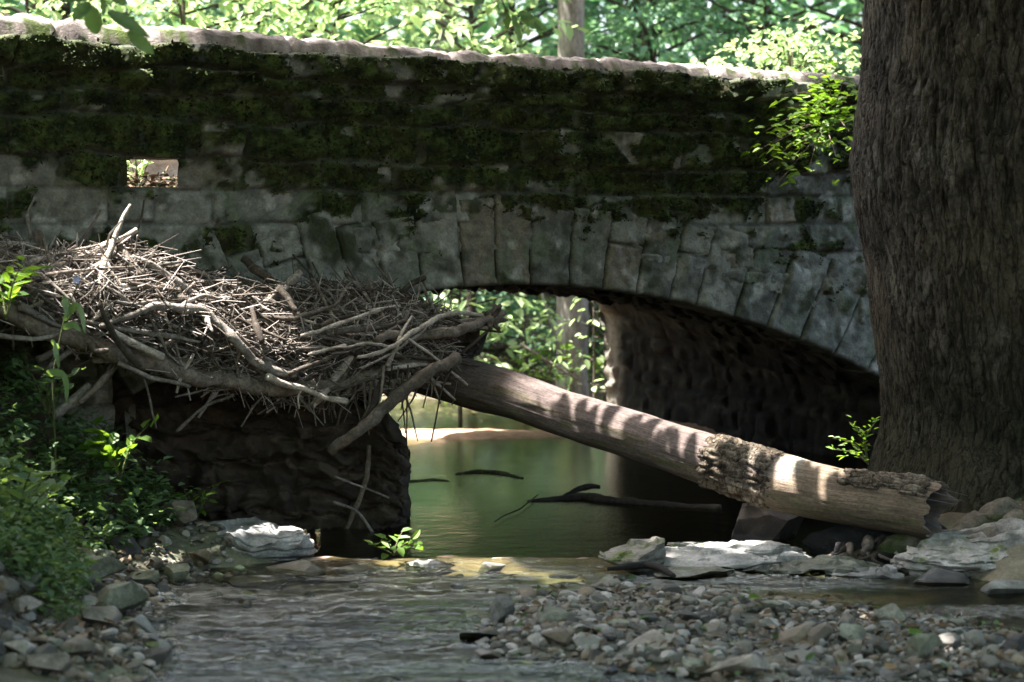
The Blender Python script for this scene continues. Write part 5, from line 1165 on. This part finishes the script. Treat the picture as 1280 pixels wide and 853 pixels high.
# thin leaning saplings under the arch
for lb, p0, p1, Y in (('thin pale sapling stem leaning beside the grey trunk under the arch', (700, 440), (672, 350), 22.6), ('slender stem slanting to the ground right of the low feathery shrub', (650, 430), (722, 475), 21.8)):
    b = P(*p0, Y); Vv, Fq, Ft = tube([b * 0, P(*p1, Y) - b], [.018, .014], 8, .1, .1); tag(obj('sapling', mesh_np('sapling', Vv, [Fq, Ft], bark_far, True), loc=b), lb, 'sapling')
# arching sprays of the pale shrub
b = P(985, 90, 19.8); b[2] = 2.7
plant('arching_shrub', 'tall arching sprays catching full sun just left of the big tree', 'shrub', b, [[b, P(mx_, my, 19.7), P(ex, ey, 19.5)] for mx_, my, ex, ey in ((985, 50, 935, 24), (1000, 50, 1052, 26), (1010, 60, 1075, 50), (990, 55, 960, 40), (1000, 45, 1020, 20), (1020, 70, 1080, 70), (970, 70, 905, 62))], lf_sun, .11, leaf_n=26)
# far woods: one mass nobody could count
rng = np.random.default_rng(17); n = 30000
px = rng.uniform(-700, 2000, n); Yd = rng.uniform(36, 62, n); xx = X_(px, Yd); zz_ = rng.uniform(.5, 15, n) ** 1.0 + terr(xx, Yd)
kp = fbm(xx * .22, Yd * .22, zz_ * .3, 3) > -.25; pp = np.stack([xx, Yd, zz_], 1)[kp]; n = len(pp)
V_, F_ = leaves(pp, rnd_dirs(n, .5, rng), np.array([0, 0, 1.]) + rng.normal(size=(n, 3)) * .5, rng.uniform(.5, 1.0, n), rng.uniform(.3, .55, n), .1, .1)
tag(obj('woods', mesh_np('woods', V_, F_, lf_teal, False)), 'mass of green woodland foliage far behind the bridge', 'woodland', kind='stuff')
# forest floor plants under the arch view
rng = np.random.default_rng(23); n = 5200; xx = rng.uniform(-6, 5, n); yy = rng.uniform(22.9, 30, n); kp = n3(xx * .8, yy * .8, 3) > -.15; xx, yy = xx[kp], yy[kp]; n = len(xx)
V_, F_ = leaves(np.stack([xx, yy, terr(xx, yy) + rng.uniform(.02, .3, n)], 1), rnd_dirs(n, .5, rng), np.array([0, 0, 1.]) + rng.normal(size=(n, 3)) * .4, rng.uniform(.06, .14, n), rng.uniform(.03, .07, n), .1, .1)
tag(obj('ground_plants', mesh_np('ground_plants', V_, F_, lf_fresh, False)), 'leafy ground plants on the far bank beyond the arch', 'ground plants', kind='stuff')
for lb, px, py, L_ in (('green fallen leaf lying on stones beside the sunlit white stone', 1135, 792, .085), ('green fallen leaf lying on the back of the gravel bar', 935, 748, .08), ('curled tan dead leaf on the front of the gravel bar', 1105, 835, .07)):
    g = G(px, py, .1); V_, F_ = leaves([[0, 0, 0]], [[.9, .3, .1]], [[0, -.35, 1]], L_, L_ * .8, .12, .1)
    tag(obj('fallen_leaf', mesh_np('fallen_leaf', V_, F_, lf_fresh if 'green' in lb else mat_leaf('leaf_dead', (.2, .12, .06), (.26, .17, .09), .3), False), loc=g), lb, 'leaf')
# ------------------------------------------------------------------ unseen crown of the big tree, shaped to block sun except at chosen patches
def seg(p0, p1, n): return [np.asarray(p0) * (1 - t_) + np.asarray(p1) * t_ for t_ in np.linspace(0, 1, n)]
GAPS = []  # (point, radius, chance that a leaf stays)
def gap(pts, r, keep=0.0): GAPS.extend((np.asarray(q), r, keep) for q in pts)
gap(seg(PP(165, 308), PP(285, 372), 8), .42); gap([P(230, 560, 12.0), P(120, 600, 11.4), P(60, 560, 11.2), P(190, 620, 11.8), P(20, 640, 10.6)], .10, .2)
gap(seg(P(690, 505, 13.3), P(870, 565, 12.7), 6), .28, .0); gap(seg(P(900, 570, 12.6), P(1140, 615, 11.9), 7), .20, .30)
gap([P(308, 665, 12.2)], .26, .45); gap([G(312, 694)], .14); gap([G(200, 676)], .12); gap([G(445, 692)], .12); gap(seg(G(525, 702), G(620, 702), 3), .12); gap([G(705, 712)], .07)
gap(seg(G(820, 692), G(960, 690), 4), .20, .4); gap([G(1000, 692)], .12); gap(seg(G(860, 724), G(1080, 718), 4), .10); gap([P(1240, 668, 11.9)], .22)
gap([P(1070, 550, 12.3)], .12); gap([P(1000, 160, 15.4)], .55, .05); gap([P(240, 588, 12)], .08); gap([P(155, 575, 11.6)], .09); gap([P(1105, 785, 10.1)], .05); gap([W(165, 95, .1)], .3)
gap([P(480, 690, 12.1)], .1); gap([P(0, 395, 11.2)], .08)
rng = np.random.default_rng(5); n = NSHADECROWN
pp = np.stack([rng.uniform(-17, 13, n), rng.uniform(-15, 20, n), rng.uniform(6.8, 11.5, n)], 1)
ti = rng.random(n) < .48; pp[ti, 0] = rng.uniform(-9, 5, ti.sum()); pp[ti, 1] = rng.uniform(6, 18, ti.sum())
d_ = rnd_dirs(n, .35, rng); LL = rng.uniform(.28, .5, n)
up_ = ((pp[:, 1] > 12.9) | ((pp[:, 1] > 11.5) & (pp[:, 0] > -1.8))) & (pp[:, 0] < 3.5); pp[up_, 2] = rng.uniform(17, 24, up_.sum()); LL[up_] = rng.uniform(.5, .8, up_.sum())  # unseen leaf layer set high to shade the pool yet open the sky
# hand-size leaves added out of view above the log: their shadows stripe it
stripe_lv = []
for f in np.concatenate([np.linspace(0, .42, 22), np.linspace(.45, 1, 17)]): stripe_lv.append(P(690 + 440 * f, 505 + 115 * f, 13.3 - 1.4 * f) + SUN * rng.uniform(3.6, 4.6) + rng.normal(0, .05, 3))
stripe_lv = np.array(stripe_lv)
cen_ = pp + d_ * LL[:, None] * .5
q34 = cen_ - SUN * ((cen_[:, 2:] - 3.42) / SUN[2]); inside = (q34 - O) @ NW > .06
keep = inside & (cen_[:, 2] > 2.07 + .17 * cen_[:, 1] + .9)
for c_, r_, kp_ in GAPS:
    v = cen_ - c_; al = v @ SUN; dist = np.linalg.norm(v - al[:, None] * SUN, axis=1)
    keep &= ~((dist < r_ + .14) & (rng.random(n) >= kp_))
pp, d_, LL = pp[keep], d_[keep], LL[keep]; n = len(pp)
V_, F_ = leaves(pp, d_, np.array([0, 0, 1.]) + rng.normal(size=(n, 3)) * .35, LL, LL * .68, .08, .08)
m_ax = nrm(np.cross(LOGC[300] - LOGC[100], SUN)); nb = len(stripe_lv)
V2, F2 = leaves(stripe_lv, m_ax + rng.normal(0, .12, (nb, 3)), np.tile(SUN, (nb, 1)), rng.uniform(.25, .45, nb), rng.uniform(.05, .13, nb), .02, 0)
V_ = np.concatenate([V_, V2]); F_ = np.concatenate([F_, F2 + 6 * n])
obj('crown', mesh_np('crown', trel(V_), F_, lf_shade_crown, False), tree)  # unseen leaves placed to shape the light, parented to the tree
